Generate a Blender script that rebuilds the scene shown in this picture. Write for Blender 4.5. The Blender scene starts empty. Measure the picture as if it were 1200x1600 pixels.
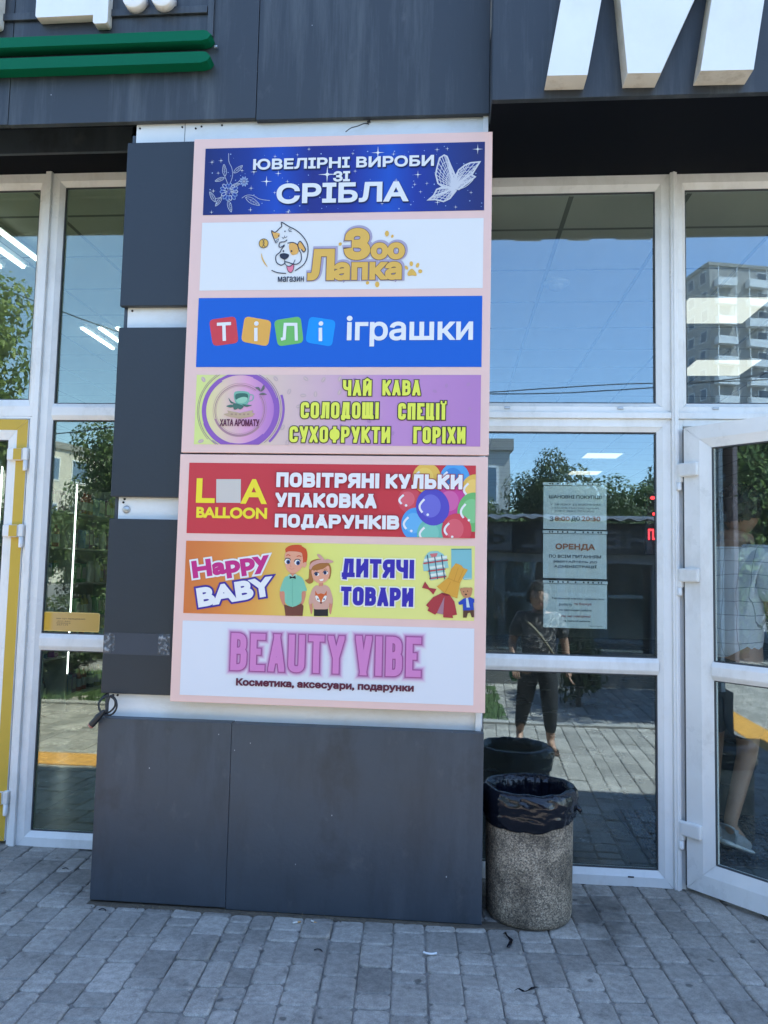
import bpy, bmesh, math, random
import numpy as np
from mathutils import Vector, Matrix, noise, geometry
random.seed(7)
sc = bpy.context.scene
COL = sc.collection

# ------------------------------------------------------------------ camera
CAM = Vector((0.0, -3.7334, 1.4235))
YAW, PITCH, ROLL = math.radians(4.867), math.radians(4.346), math.radians(1.263)
FPX = 1200.0                                     # focal length in pixels of the 1200 x 1600 photograph
_r = Vector((math.cos(YAW), math.sin(YAW), 0)); _f0 = Vector((-math.sin(YAW), math.cos(YAW), 0))
FWD = math.cos(PITCH)*_f0 + math.sin(PITCH)*Vector((0, 0, 1))
_u = -math.sin(PITCH)*_f0 + math.cos(PITCH)*Vector((0, 0, 1))
RIGHT = math.cos(ROLL)*_r + math.sin(ROLL)*_u
UP = -math.sin(ROLL)*_r + math.cos(ROLL)*_u
cd = bpy.data.cameras.new('camera'); cam = bpy.data.objects.new('camera', cd); COL.objects.link(cam)
cd.sensor_fit = 'VERTICAL'; cd.sensor_height = 32.0; cd.lens = 32.0*FPX/1600.0
cd.clip_start = 0.05; cd.clip_end = 2000
M3 = Matrix((RIGHT, UP, -FWD)).transposed()
cam.matrix_world = Matrix.Translation(CAM) @ M3.to_4x4()
sc.camera = cam

# ------------------------------------------------------------------ sky, sun, exposure
SUN = Vector((0.475, 0.157, 0.866)).normalized()
W = bpy.data.worlds.new('World'); sc.world = W; W.use_nodes = True
wn = W.node_tree.nodes; wl = W.node_tree.links
sky = wn.new('ShaderNodeTexSky'); sky.sky_type = 'NISHITA'; sky.sun_disc = False
sky.sun_elevation = math.asin(SUN.z); sky.sun_rotation = math.atan2(SUN.x, SUN.y)
sky.air_density = 1.0; sky.dust_density = 0.0; sky.ozone_density = 2.2
hs = wn.new('ShaderNodeHueSaturation'); hs.inputs['Saturation'].default_value = 1.0; wl.new(sky.outputs[0], hs.inputs['Color']); wl.new(hs.outputs[0], wn['Background'].inputs[0]); wn['Background'].inputs[1].default_value = 0.10
sd = bpy.data.lights.new('sun', 'SUN'); so = bpy.data.objects.new('sun', sd); COL.objects.link(so)
sd.energy = 3.2; sd.angle = math.radians(0.53); sd.color = (1.0, 0.95, 0.87)
so.rotation_euler = (-SUN).to_track_quat('-Z', 'Y').to_euler(); so.location = (5, 3, 15)
vs = sc.view_settings; vs.view_transform = 'Standard'; vs.look = 'None'; vs.gamma = 1.0; vs.use_curve_mapping = False
vs.exposure = 2.66
sc.cycles.max_bounces = 10; sc.cycles.transparent_max_bounces = 16; sc.cycles.glossy_bounces = 6
sc.cycles.caustics_reflective = False; sc.cycles.caustics_refractive = False

# ------------------------------------------------------------------ helpers
def ray(px, py):
    d = RIGHT*((px-600)/FPX) - UP*((py-800)/FPX) + FWD
    return d
def plane_y(px, py, y):
    d = ray(px, py); t = (y-CAM.y)/d.y; p = CAM + d*t
    return (p.x, p.z)
SIGN_Y = -0.53
def S(px, py): return plane_y(px, py, SIGN_Y)
def zoomer(ox, oy, s): return lambda x, y: S(ox+x/s, oy+y/s)
def lin(c):
    c = c/255.0
    return c/12.92 if c <= 0.04045 else ((c+0.055)/1.055)**2.4
E_W = (1.0, 1.13, 1.38)
def pc(r, g, b):                                 # paint colour behind a colour seen in the shade
    return tuple(min(0.85, max(0.004, lin(v)/e)) for v, e in zip((r, g, b), E_W))

class MB:
    def __init__(self): self.v = []; self.f = []; self.m = []; self.sm = []
    def add(self, vs, fs, mi=0, smooth=False):
        o = len(self.v); self.v += [tuple(p) for p in vs]
        for f in fs: self.f.append([i+o for i in f]); self.m.append(mi); self.sm.append(smooth)
    def box(self, x0, x1, y0, y1, z0, z1, b=0.0, mi=0):
        if b <= 0:
            v = [(x, y, z) for x in (x0, x1) for y in (y0, y1) for z in (z0, z1)]
            self.add(v, [(0, 1, 3, 2), (4, 6, 7, 5), (0, 4, 5, 1), (2, 3, 7, 6), (0, 2, 6, 4), (1, 5, 7, 3)], mi); return
        bm = bmesh.new(); bmesh.ops.create_cube(bm, size=1)
        for q in bm.verts: q.co = ((x0+x1)/2+q.co.x*(x1-x0), (y0+y1)/2+q.co.y*(y1-y0), (z0+z1)/2+q.co.z*(z1-z0))
        bmesh.ops.bevel(bm, geom=list(bm.edges), offset=b, segments=2, affect='EDGES', profile=0.5)
        self.bm(bm, mi)
    def bm(self, bm, mi=0, smooth=False):
        bm.verts.index_update()
        self.add([q.co for q in bm.verts], [[q.index for q in f.verts] for f in bm.faces], mi, smooth); bm.free()
    def prism(self, poly, y0, y1, mi=0):          # poly in (x, z)
        n = len(poly); v = [(x, y0, z) for x, z in poly] + [(x, y1, z) for x, z in poly]
        fs = [list(range(n)), list(range(2*n-1, n-1, -1))] + [[i, (i+1) % n, n+(i+1) % n, n+i][::-1] for i in range(n)]
        self.add(v, fs, mi)
    def tube(self, pts, r, n=8, mi=0, caps=True):
        pts = [Vector(p) for p in pts]; rs = r if isinstance(r, (list, tuple)) else [r]*len(pts)
        rings = []; up = Vector((0.13, 0.21, 0.97)).normalized()
        for i, p in enumerate(pts):
            t = (pts[min(i+1, len(pts)-1)]-pts[max(i-1, 0)]).normalized()
            a = t.cross(up)
            if a.length < 1e-3: a = t.cross(Vector((1, 0, 0)))
            a.normalize(); b = t.cross(a)
            rings.append([p+(a*math.cos(2*math.pi*k/n)+b*math.sin(2*math.pi*k/n))*rs[i] for k in range(n)])
        v = [q for R in rings for q in R]; fs = []
        for i in range(len(pts)-1):
            for k in range(n): fs.append((i*n+k, i*n+(k+1) % n, (i+1)*n+(k+1) % n, (i+1)*n+k))
        self.add(v, fs, mi, True)
        if caps:
            self.add(rings[0], [list(range(n))], mi); self.add(rings[-1], [list(range(n))[::-1]], mi)
    def lathe(self, prof, cx, cy, n=48, mi=0, smooth=True, wob=None):
        v = []; fs = []
        for (r, z) in prof:
            for k in range(n):
                a = 2*math.pi*k/n; rr = r; zz = z
                if wob: rr, zz = wob(r, z, a)
                v.append((cx+rr*math.cos(a), cy+rr*math.sin(a), zz))
        for i in range(len(prof)-1):
            for k in range(n): fs.append((i*n+k, i*n+(k+1) % n, (i+1)*n+(k+1) % n, (i+1)*n+k))
        self.add(v, fs, mi, smooth)
    def ring(self, o, i, prof):
        """rectangular frame with mitred corners: o, i = (x0,x1,z0,z1); prof = [(t, y)] t 0 at the outer edge, 1 at the inner."""
        g = 0.0007
        for c in range(4):
            v = []
            for t, y in prof:
                x0 = o[0]+(i[0]-o[0])*t; x1 = o[1]+(i[1]-o[1])*t; z0 = o[2]+(i[2]-o[2])*t; z1 = o[3]+(i[3]-o[3])*t
                v += [[(x0+g, y, z0), (x1-g, y, z0)], [(x1, y, z0+g), (x1, y, z1-g)], [(x1-g, y, z1), (x0+g, y, z1)], [(x0, y, z1-g), (x0, y, z0+g)]][c]
            self.add(v, [(2*k, 2*k+1, 2*k+3, 2*k+2) for k in range(len(prof)-1)])
    def build(self, name, mats, parent=None, xf=None):
        me = bpy.data.meshes.new(name)
        me.from_pydata(self.v, [], self.f); 
        mats = mats if isinstance(mats, (list, tuple)) else [mats]
        for m in mats: me.materials.append(m)
        me.polygons.foreach_set('material_index', self.m); me.polygons.foreach_set('use_smooth', self.sm)
        if xf is not None: me.transform(xf)
        me.update()
        o = bpy.data.objects.new(name, me); COL.objects.link(o)
        if parent: o.parent = parent
        return o
def empty(name, loc=(0, 0, 0), rz=0):
    o = bpy.data.objects.new(name, None); COL.objects.link(o); o.location = loc; o.rotation_euler = (0, 0, rz); o.empty_display_size = 0.1
    return o
def tag(o, label=None, cat=None, group=None, kind=None):
    if label: o['label'] = label
    if cat: o['category'] = cat
    if group: o['group'] = group
    if kind: o['kind'] = kind
    return o
def fix_normals(o):
    bm = bmesh.new(); bm.from_mesh(o.data); bmesh.ops.recalc_face_normals(bm, faces=bm.faces); bm.to_mesh(o.data); bm.free()
    return o
def copy_tree(o, parent=None):
    c = o.copy(); COL.objects.link(c); c.parent = parent
    for ch in list(o.children): copy_tree(ch, c)
    return c

# ------------------------------------------------------------------ materials
def mat(name, col, rough=0.6, var=0.0, scale=5.0, bump=0.0, bscale=40.0, metal=0.0, emit=None, spec=0.5, stretch=(1, 1, 1), dirt=None):
    m = bpy.data.materials.new(name); m.use_nodes = True; nt = m.node_tree; N = nt.nodes; L = nt.links
    b = N['Principled BSDF']; b.inputs['Base Color'].default_value = (*col, 1); b.inputs['Roughness'].default_value = rough
    b.inputs['Metallic'].default_value = metal; b.inputs['Specular IOR Level'].default_value = spec
    if emit: b.inputs['Emission Color'].default_value = (*emit[0], 1); b.inputs['Emission Strength'].default_value = emit[1]
    if var or bump or dirt:
        tc = N.new('ShaderNodeTexCoord'); mp = N.new('ShaderNodeMapping'); mp.inputs['Scale'].default_value = stretch
        L.new(tc.outputs['Object'], mp.inputs[0])
    out = None
    if var:
        n = N.new('ShaderNodeTexNoise'); n.inputs['Scale'].default_value = scale; n.inputs['Detail'].default_value = 6; n.inputs['Roughness'].default_value = 0.65
        L.new(mp.outputs[0], n.inputs[0])
        cr = N.new('ShaderNodeValToRGB'); cr.color_ramp.elements[0].position = 0.3; cr.color_ramp.elements[1].position = 0.7
        cr.color_ramp.elements[0].color = (*[c*(1-var) for c in col], 1); cr.color_ramp.elements[1].color = (*[min(1, c*(1+var)) for c in col], 1)
        L.new(n.outputs[0], cr.inputs[0]); out = cr.outputs[0]
        mr = N.new('ShaderNodeMapRange'); mr.inputs[3].default_value = max(0.05, rough-0.12); mr.inputs[4].default_value = min(1, rough+0.12)
        L.new(n.outputs[0], mr.inputs[0]); L.new(mr.outputs[0], b.inputs['Roughness'])
    if dirt:                                      # (colour, amount, scale, stretch): worn patches and runs
        mp2 = N.new('ShaderNodeMapping'); mp2.inputs['Scale'].default_value = dirt[3]; L.new(tc.outputs['Object'], mp2.inputs[0])
        n2 = N.new('ShaderNodeTexNoise'); n2.inputs['Scale'].default_value = dirt[2]; n2.inputs['Detail'].default_value = 8; n2.inputs['Roughness'].default_value = 0.7
        L.new(mp2.outputs[0], n2.inputs[0])
        r2 = N.new('ShaderNodeMapRange'); r2.inputs[1].default_value = 0.50; r2.inputs[2].default_value = 0.68; r2.inputs[4].default_value = dirt[1]
        L.new(n2.outputs[0], r2.inputs[0])
        mx = N.new('ShaderNodeMix'); mx.data_type = 'RGBA'; L.new(r2.outputs[0], mx.inputs[0])
        if out: L.new(out, mx.inputs[6])
        else: mx.inputs[6].default_value = (*col, 1)
        mx.inputs[7].default_value = (*dirt[0], 1); out = mx.outputs[2]
    if out: L.new(out, b.inputs['Base Color'])
    if bump:
        n3 = N.new('ShaderNodeTexNoise'); n3.inputs['Scale'].default_value = bscale; n3.inputs['Detail'].default_value = 5
        L.new(mp.outputs[0], n3.inputs[0]); bp = N.new('ShaderNodeBump'); bp.inputs['Strength'].default_value = bump; bp.inputs['Distance'].default_value = 0.01
        L.new(n3.outputs[0], bp.inputs['Height']); L.new(bp.outputs[0], b.inputs['Normal'])
    return m
_pm = {}
def pm(r, g, b):                                  # printed ink
    k = (r, g, b)
    if k not in _pm: _pm[k] = mat('printed_ink', pc(r, g, b), 0.42, spec=0.3)
    return _pm[k]
def ramp_mat(name, stops, x0, x1, rough=0.42):    # print whose ink runs across the banner
    m = bpy.data.materials.new(name); m.use_nodes = True; nt = m.node_tree; N = nt.nodes; L = nt.links; b = N['Principled BSDF']
    b.inputs['Roughness'].default_value = rough; b.inputs['Specular IOR Level'].default_value = 0.3
    tc = N.new('ShaderNodeTexCoord'); sx = N.new('ShaderNodeSeparateXYZ'); L.new(tc.outputs['Object'], sx.inputs[0])
    mr = N.new('ShaderNodeMapRange'); mr.inputs[1].default_value = x0; mr.inputs[2].default_value = x1; L.new(sx.outputs[0], mr.inputs[0])
    cr = N.new('ShaderNodeValToRGB'); els = cr.color_ramp.elements
    while len(els) < len(stops): els.new(0.5)
    for e, (p, c) in zip(els, stops): e.position = p; e.color = (*pc(*c), 1)
    L.new(mr.outputs[0], cr.inputs[0]); L.new(cr.outputs[0], b.inputs['Base Color']); return m
def glass_mat(name, r0=0.085, tint=(0.90, 0.95, 0.93), refl=(0.68, 0.86, 1.0), dust=0.035):
    m = bpy.data.materials.new(name); m.use_nodes = True; nt = m.node_tree; N = nt.nodes; L = nt.links
    N.remove(N['Principled BSDF']); out = N['Material Output']
    tr = N.new('ShaderNodeBsdfTransparent'); tr.inputs[0].default_value = (*tint, 1)
    gl = N.new('ShaderNodeBsdfGlossy'); gl.inputs['Roughness'].default_value = 0.0; gl.inputs[0].default_value = (*refl, 1)
    ge = N.new('ShaderNodeNewGeometry'); dt = N.new('ShaderNodeVectorMath'); dt.operation = 'DOT_PRODUCT'
    L.new(ge.outputs['Normal'], dt.inputs[0]); L.new(ge.outputs['Incoming'], dt.inputs[1])
    ab = N.new('ShaderNodeMath'); ab.operation = 'ABSOLUTE'; L.new(dt.outputs['Value'], ab.inputs[0])
    om = N.new('ShaderNodeMath'); om.operation = 'SUBTRACT'; om.inputs[0].default_value = 1; om.use_clamp = True; L.new(ab.outputs[0], om.inputs[1])
    pw = N.new('ShaderNodeMath'); pw.operation = 'POWER'; pw.inputs[1].default_value = 5; L.new(om.outputs[0], pw.inputs[0])
    ml = N.new('ShaderNodeMath'); ml.operation = 'MULTIPLY_ADD'; ml.inputs[1].default_value = 1-r0; ml.inputs[2].default_value = r0; L.new(pw.outputs[0], ml.inputs[0])
    mx = N.new('ShaderNodeMixShader'); L.new(ml.outputs[0], mx.inputs[0]); L.new(tr.outputs[0], mx.inputs[1]); L.new(gl.outputs[0], mx.inputs[2])
    # slight waviness of the panes
    tc = N.new('ShaderNodeTexCoord'); nz = N.new('ShaderNodeTexNoise'); nz.inputs['Scale'].default_value = 2.2; nz.inputs['Detail'].default_value = 1
    L.new(tc.outputs['Object'], nz.inputs[0]); bp = N.new('ShaderNodeBump'); bp.inputs['Strength'].default_value = 0.012; bp.inputs['Distance'].default_value = 0.05
    L.new(nz.outputs[0], bp.inputs['Height']); L.new(bp.outputs[0], gl.inputs['Normal'])
    df = N.new('ShaderNodeBsdfDiffuse'); df.inputs[0].default_value = (0.5, 0.5, 0.48, 1)
    mp = N.new('ShaderNodeMapping'); mp.inputs['Scale'].default_value = (1, 1, 0.45); L.new(tc.outputs['Object'], mp.inputs[0])
    n2 = N.new('ShaderNodeTexNoise'); n2.inputs['Scale'].default_value = 5.5; n2.inputs['Detail'].default_value = 9; n2.inputs['Roughness'].default_value = 0.72; L.new(mp.outputs[0], n2.inputs[0])
    dr = N.new('ShaderNodeMapRange'); dr.inputs[1].default_value = 0.42; dr.inputs[2].default_value = 0.75; dr.inputs[3].default_value = dust*0.15; dr.inputs[4].default_value = dust; L.new(n2.outputs[0], dr.inputs[0])
    m2 = N.new('ShaderNodeMixShader'); L.new(dr.outputs[0], m2.inputs[0]); L.new(mx.outputs[0], m2.inputs[1]); L.new(df.outputs[0], m2.inputs[2])
    L.new(m2.outputs[0], out.inputs[0]); return m
def grid_mat(name, col, line, size, lw, rough=0.5, var=0.1, axes=(0, 1)):
    m = mat(name, col, rough, var, 3.0); nt = m.node_tree; N = nt.nodes; L = nt.links; b = N['Principled BSDF']
    tc = N.new('ShaderNodeTexCoord'); sx = N.new('ShaderNodeSeparateXYZ'); L.new(tc.outputs['Object'], sx.inputs[0])
    mx = None
    for a in axes:
        d = N.new('ShaderNodeMath'); d.operation = 'DIVIDE'; d.inputs[1].default_value = size; L.new(sx.outputs[a], d.inputs[0])
        f = N.new('ShaderNodeMath'); f.operation = 'FRACT'; L.new(d.outputs[0], f.inputs[0])
        g = N.new('ShaderNodeMath'); g.operation = 'LESS_THAN'; g.inputs[1].default_value = lw/size; L.new(f.outputs[0], g.inputs[0])
        if mx is None: mx = g
        else:
            k = N.new('ShaderNodeMath'); k.operation = 'MAXIMUM'; L.new(mx.outputs[0], k.inputs[0]); L.new(g.outputs[0], k.inputs[1]); mx = k
    src = b.inputs['Base Color'].links[0].from_socket if b.inputs['Base Color'].links else None
    mm = N.new('ShaderNodeMix'); mm.data_type = 'RGBA'; L.new(mx.outputs[0], mm.inputs[0])
    if src: L.new(src, mm.inputs[6])
    else: mm.inputs[6].default_value = (*col, 1)
    mm.inputs[7].default_value = (*line, 1); L.new(mm.outputs[2], b.inputs['Base Color']); return m

CLAD = (0.043, 0.056, 0.073)
M = {}
M['clad'] = mat('slate_blue_cladding', CLAD, 0.42, 0.13, 2.2, 0.05, 60, dirt=((0.022, 0.027, 0.034), 0.55, 2.2, (2.0, 2.0, 0.45)))
def scuffed(m, seed):
    nt = m.node_tree; N = nt.nodes; L = nt.links; b = N['Principled BSDF']; tc = N.new('ShaderNodeTexCoord'); src = b.inputs['Base Color'].links[0].from_socket
    def layer(src, scale, stretch, lo, hi, col, amt, kind='noise'):
        mp = N.new('ShaderNodeMapping'); mp.inputs['Scale'].default_value = stretch; mp.inputs['Location'].default_value = (seed, seed*.7, seed*.3); L.new(tc.outputs['Object'], mp.inputs[0])
        if kind == 'noise':
            n = N.new('ShaderNodeTexNoise'); n.inputs['Scale'].default_value = scale; n.inputs['Detail'].default_value = 7; n.inputs['Roughness'].default_value = .65; o = n.outputs[0]
        else:
            n = N.new('ShaderNodeTexVoronoi'); n.inputs['Scale'].default_value = scale; o = n.outputs['Distance']
        L.new(mp.outputs[0], n.inputs[0])
        r = N.new('ShaderNodeMapRange'); r.inputs[1].default_value = lo; r.inputs[2].default_value = hi; r.inputs[3].default_value = 0 if kind == 'noise' else amt; r.inputs[4].default_value = amt if kind == 'noise' else 0; L.new(o, r.inputs[0])
        x = N.new('ShaderNodeMix'); x.data_type = 'RGBA'; L.new(r.outputs[0], x.inputs[0]); L.new(src, x.inputs[6]); x.inputs[7].default_value = (*col, 1); return x.outputs[2]
    s = layer(src, 3.2, (2.2, 2.2, .45), .52, .75, (.022, .028, .037), .5)
    s = layer(s, 2.6, (1.9, 1.9, .4), .56, .78, (.11, .13, .155), .35)
    s = layer(s, 10, (1, 1, .6), .60, .74, (.12, .125, .13), .35)
    s = layer(s, 3.0, (1.2, 1.2, 1), .57, .70, (.020, .024, .030), .55)
    s = layer(s, 6.5, (1, 1, .35), .030, .045, (.012, .014, .018), .9, 'v')
    s = layer(s, 9.0, (1.2, 1.2, .8), .018, .028, (.45, .46, .47), .8, 'v')
    L.new(s, b.inputs['Base Color']); return m
scuffed(M['clad'], 1.7)
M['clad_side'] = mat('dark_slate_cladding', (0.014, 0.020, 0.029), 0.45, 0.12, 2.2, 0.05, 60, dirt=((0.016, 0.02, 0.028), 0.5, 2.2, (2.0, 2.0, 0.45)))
M['clad_up'] = mat('weathered_fascia_paint', (0.024, 0.029, 0.036), 0.42, 0.10, 1.7, 0.05, 50, dirt=((0.10, 0.112, 0.12), 0.5, 3.0, (3.2, 3.2, 0.22)))
scuffed(M['clad_up'], 4.1)
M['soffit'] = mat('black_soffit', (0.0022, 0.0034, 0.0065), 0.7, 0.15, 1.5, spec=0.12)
M['white_sheet'] = mat('white_metal_sheet', (0.72, 0.73, 0.72), 0.4, 0.06, 3, dirt=((0.52, 0.48, 0.40), 0.35, 3.0, (1.2, 1.2, 2.5)))
M['pvc'] = mat('white_window_plastic', (0.84, 0.83, 0.80), 0.3, 0.04, 4, dirt=((0.46, 0.43, 0.37), 0.30, 5, (1, 1, 0.5)))
M['gasket'] = mat('dark_rubber_gasket', (0.06, 0.065, 0.07), 0.6)
M['glass'] = glass_mat('window_glass', 0.135)
M['glass_tint'] = glass_mat('tinted_window_glass', 0.125, (0.80, 0.88, 0.82), (0.86, 0.95, 0.90))
M['pink'] = mat('pale_pink_sign_sheet', pc(228, 200, 205), 0.4, 0.03, 3)
M['steel'] = mat('galvanised_steel', (0.45, 0.46, 0.47), 0.35, 0.1, 20, metal=0.8)
M['dark'] = mat('dark_hole', (0.01, 0.011, 0.013), 0.9)
M['green'] = mat('green_sign_paint', (0.002, 0.115, 0.058), 0.55, 0.06, 4, spec=0.1)
M['letter'] = mat('white_sign_letter', (0.78, 0.78, 0.77), 0.35, 0.03, 4, dirt=((0.6, 0.56, 0.48), 0.15, 5, (1, 1, 0.6)))
M['letter_side'] = mat('cream_letter_edge', (0.64, 0.61, 0.53), 0.5, 0.08, 6, dirt=((0.35, 0.30, 0.22), 0.6, 9, (1, 1, 1)))
M['yellow'] = mat('yellow_tape', pc(205, 178, 70), 0.4, 0.04, 4)
M['black'] = mat('black_plastic', (0.012, 0.013, 0.016), 0.4)
M['concrete'] = mat('grey_concrete', (0.30, 0.29, 0.27), 0.85, 0.15, 8, 0.2, 60)
M['asphalt'] = mat('grey_asphalt', (0.17, 0.168, 0.165), 0.9, 0.2, 6, 0.3, 120)

# ================================================================== GROUND
def sheet(name, x0, x1, y0, y1, z, m):
    mb = MB(); mb.add([(x0, y0, z), (x1, y0, z), (x1, y1, z), (x0, y1, z)], [(0, 1, 2, 3)])
    o = mb.build(name, m); o['kind'] = 'structure'; return o
sheet('ground', -700, 700, -700, 700, -0.045, M['asphalt'])
M['sand'] = mat('sandy_joints', (0.22, 0.20, 0.175), 0.95, 0.5, 9, 0.5, 150)
sheet('paving_bed', -9, 10, -9.5, 0.3, -0.0085, M['sand'])

def paver_mat():
    m = bpy.data.materials.new('paving_stone'); m.use_nodes = True; nt = m.node_tree; N = nt.nodes; L = nt.links; b = N['Principled BSDF']
    ge = N.new('ShaderNodeNewGeometry'); cr = N.new('ShaderNodeValToRGB')
    e = cr.color_ramp.elements; e[0].color = (0.275, 0.248, 0.215, 1); e[1].color = (0.44, 0.398, 0.345, 1)
    q = e.new(0.5); q.color = (0.36, 0.326, 0.283, 1)
    L.new(ge.outputs['Random Per Island'], cr.inputs[0])
    tc = N.new('ShaderNodeTexCoord')
    n1 = N.new('ShaderNodeTexNoise'); n1.inputs['Scale'].default_value = 260; n1.inputs['Detail'].default_value = 3; L.new(tc.outputs['Object'], n1.inputs[0])
    n2 = N.new('ShaderNodeTexNoise'); n2.inputs['Scale'].default_value = 2.3; n2.inputs['Detail'].default_value = 8; n2.inputs['Roughness'].default_value = 0.7; L.new(tc.outputs['Object'], n2.inputs[0])
    r1 = N.new('ShaderNodeMapRange'); r1.inputs[1].default_value = 0.3; r1.inputs[2].default_value = 0.7; r1.inputs[3].default_value = 0.80; r1.inputs[4].default_value = 1.2; L.new(n1.outputs[0], r1.inputs[0])
    r2 = N.new('ShaderNodeMapRange'); r2.inputs[1].default_value = 0.3; r2.inputs[2].default_value = 0.7; r2.inputs[3].default_value = 0.74; r2.inputs[4].default_value = 1.16; L.new(n2.outputs[0], r2.inputs[0])
    # old spill beside the bin
    mp = N.new('ShaderNodeMapping'); mp.inputs['Location'].default_value = (-0.66, 0.34, 0); mp.inputs['Scale'].default_value = (1, 1, 1); mp.vector_type = 'POINT'
    L.new(tc.outputs['Object'], mp.inputs[0])
    ml0 = N.new('ShaderNodeVectorMath'); ml0.operation = 'MULTIPLY'; ml0.inputs[1].default_value = (1.0, 0.42, 0); L.new(mp.outputs[0], ml0.inputs[0])
    ln = N.new('ShaderNodeVectorMath'); ln.operation = 'LENGTH'; L.new(ml0.outputs[0], ln.inputs[0])
    n3 = N.new('ShaderNodeTexNoise'); n3.inputs['Scale'].default_value = 14; n3.inputs['Detail'].default_value = 6; L.new(tc.outputs['Object'], n3.inputs[0])
    ad = N.new('ShaderNodeMath'); ad.operation = 'MULTIPLY_ADD'; ad.inputs[1].default_value = 0.26; L.new(n3.outputs[0], ad.inputs[0]); L.new(ln.outputs['Value'], ad.inputs[2])
    r3 = N.new('ShaderNodeMapRange'); r3.inputs[1].default_value = 0.17; r3.inputs[2].default_value = 0.27; r3.inputs[3].default_value = 0.5; r3.inputs[4].default_value = 1.0; L.new(ad.outputs[0], r3.inputs[0])
    # small dark spots (old gum)
    vo = N.new('ShaderNodeTexVoronoi'); vo.inputs['Scale'].default_value = 5.6; vo.inputs['Randomness'].default_value = 1.0
    n4 = N.new('ShaderNodeTexNoise'); n4.inputs['Scale'].default_value = 30; L.new(tc.outputs['Object'], n4.inputs[0])
    mxv = N.new('ShaderNodeMix'); mxv.data_type = 'RGBA'; mxv.inputs[0].default_value = 0.02; L.new(tc.outputs['Object'], mxv.inputs[6]); L.new(n4.outputs['Color'], mxv.inputs[7]); L.new(mxv.outputs[2], vo.inputs[0])
    r4 = N.new('ShaderNodeMapRange'); r4.inputs[1].default_value = 0.055; r4.inputs[2].default_value = 0.085; r4.inputs[3].default_value = 0.45; r4.inputs[4].default_value = 1.0; L.new(vo.outputs['Distance'], r4.inputs[0])
    last = cr.outputs[0]
    n5 = N.new('ShaderNodeTexNoise'); n5.inputs['Scale'].default_value = 34; n5.inputs['Detail'].default_value = 6; n5.inputs['Roughness'].default_value = .7; L.new(tc.outputs['Object'], n5.inputs[0])
    r5 = N.new('ShaderNodeMapRange'); r5.inputs[1].default_value = .34; r5.inputs[2].default_value = .62; r5.inputs[3].default_value = .70; r5.inputs[4].default_value = 1.08; L.new(n5.outputs[0], r5.inputs[0])
    n6 = N.new('ShaderNodeTexNoise'); n6.inputs['Scale'].default_value = 6; n6.inputs['Detail'].default_value = 9; n6.inputs['Roughness'].default_value = .75; L.new(tc.outputs['Object'], n6.inputs[0])
    r6 = N.new('ShaderNodeMapRange'); r6.inputs[1].default_value = .56; r6.inputs[2].default_value = .70; r6.inputs[3].default_value = 1.0; r6.inputs[4].default_value = .55; L.new(n6.outputs[0], r6.inputs[0])
    for r in (r1, r2, r3, r4, r5, r6):
        mm = N.new('ShaderNodeVectorMath'); mm.operation = 'SCALE'; L.new(last, mm.inputs[0]); L.new(r.outputs[0], mm.inputs['Scale']); last = mm.outputs[0]
    L.new(last, b.inputs['Base Color'])
    b.inputs['Roughness'].default_value = 0.72
    bp = N.new('ShaderNodeBump'); bp.inputs['Strength'].default_value = 0.35; bp.inputs['Distance'].default_value = 0.003; L.new(n1.outputs[0], bp.inputs['Height']); L.new(bp.outputs[0], b.inputs['Normal'])
    return m
def paving():
    rnd = random.Random(3); mb = MB(); ang = math.radians(3.0); ca, sa = math.cos(ang), math.sin(ang); cw = 0.122
    xcur = -7.6
    while xcur < 8.0:
        cw = rnd.choice([0.122, 0.122, 0.126, 0.118, 0.122, 0.122, 0.124, 0.088]); xmid = xcur+cw/2; xcur += cw
        y = -7.2 - rnd.random()*0.2; xo = rnd.uniform(-.002, .002)
        while y < 0.6:
            ln = rnd.choice([0.07, 0.09, 0.125, 0.125, 0.165, 0.175, 0.195])
            xc = xmid+xo; yc = y+ln/2; hw = cw/2-0.0013; hl = ln/2-0.0013
            y += ln
            X = xc*ca-yc*sa; Y = xc*sa+yc*ca
            if Y > 0.16 or Y < -6.75 or (X > -1.40 and X < 0.05 and Y > -0.40): continue
            dz = rnd.gauss(0, 0.0015); tx = rnd.gauss(0, 0.016); ty = rnd.gauss(0, 0.009); rz = rnd.gauss(0, 0.011)
            cr_, sr_ = math.cos(ang+rz), math.sin(ang+rz)
            rings = []
            for ins, z in ((0, -0.016), (0.0005, -0.0055), (0.0035, -0.0018), (0.0085, 0.0)):
                w, l = hw-ins, hl-ins; c = 0.014-ins*0.5
                pts = [(-w+c, -l), (w-c, -l), (w, -l+c), (w, l-c), (w-c, l), (-w+c, l), (-w, l-c), (-w, -l+c)]
                rings.append([(X+a*cr_-b*sr_, Y+a*sr_+b*cr_, z+dz+a*tx+b*ty) for a, b in pts])
            v = [q for R_ in rings for q in R_]; fs = []
            for k in range(3):
                for c in range(8): fs.append((k*8+c, k*8+(c+1) % 8, (k+1)*8+(c+1) % 8, (k+1)*8+c))
            fs.append(list(range(24, 32))); mb.add(v, fs, 0, False)
    o = mb.build('pavement', paver_mat()); o['kind'] = 'structure'; return o
paving()
M['kerb'] = mat('concrete_kerb', (0.33, 0.31, 0.28), 0.85, 0.12, 6, 0.2, 80)
for seg, (x0, x1) in enumerate(((-9, 9),)):
    mb = MB()
    x = x0
    while x < x1-0.05:
        mb.box(x+0.003, min(x+0.6, x1)-0.003, -3.78, -3.66, -0.02, 0.022, 0.006); x += 0.6
    o = mb.build('kerb', M['kerb']); o['kind'] = 'structure'
M['tactile'] = mat('orange_tactile_tile', (0.62, 0.30, 0.05), 0.6, 0.12, 6)
mb = MB()
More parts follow.
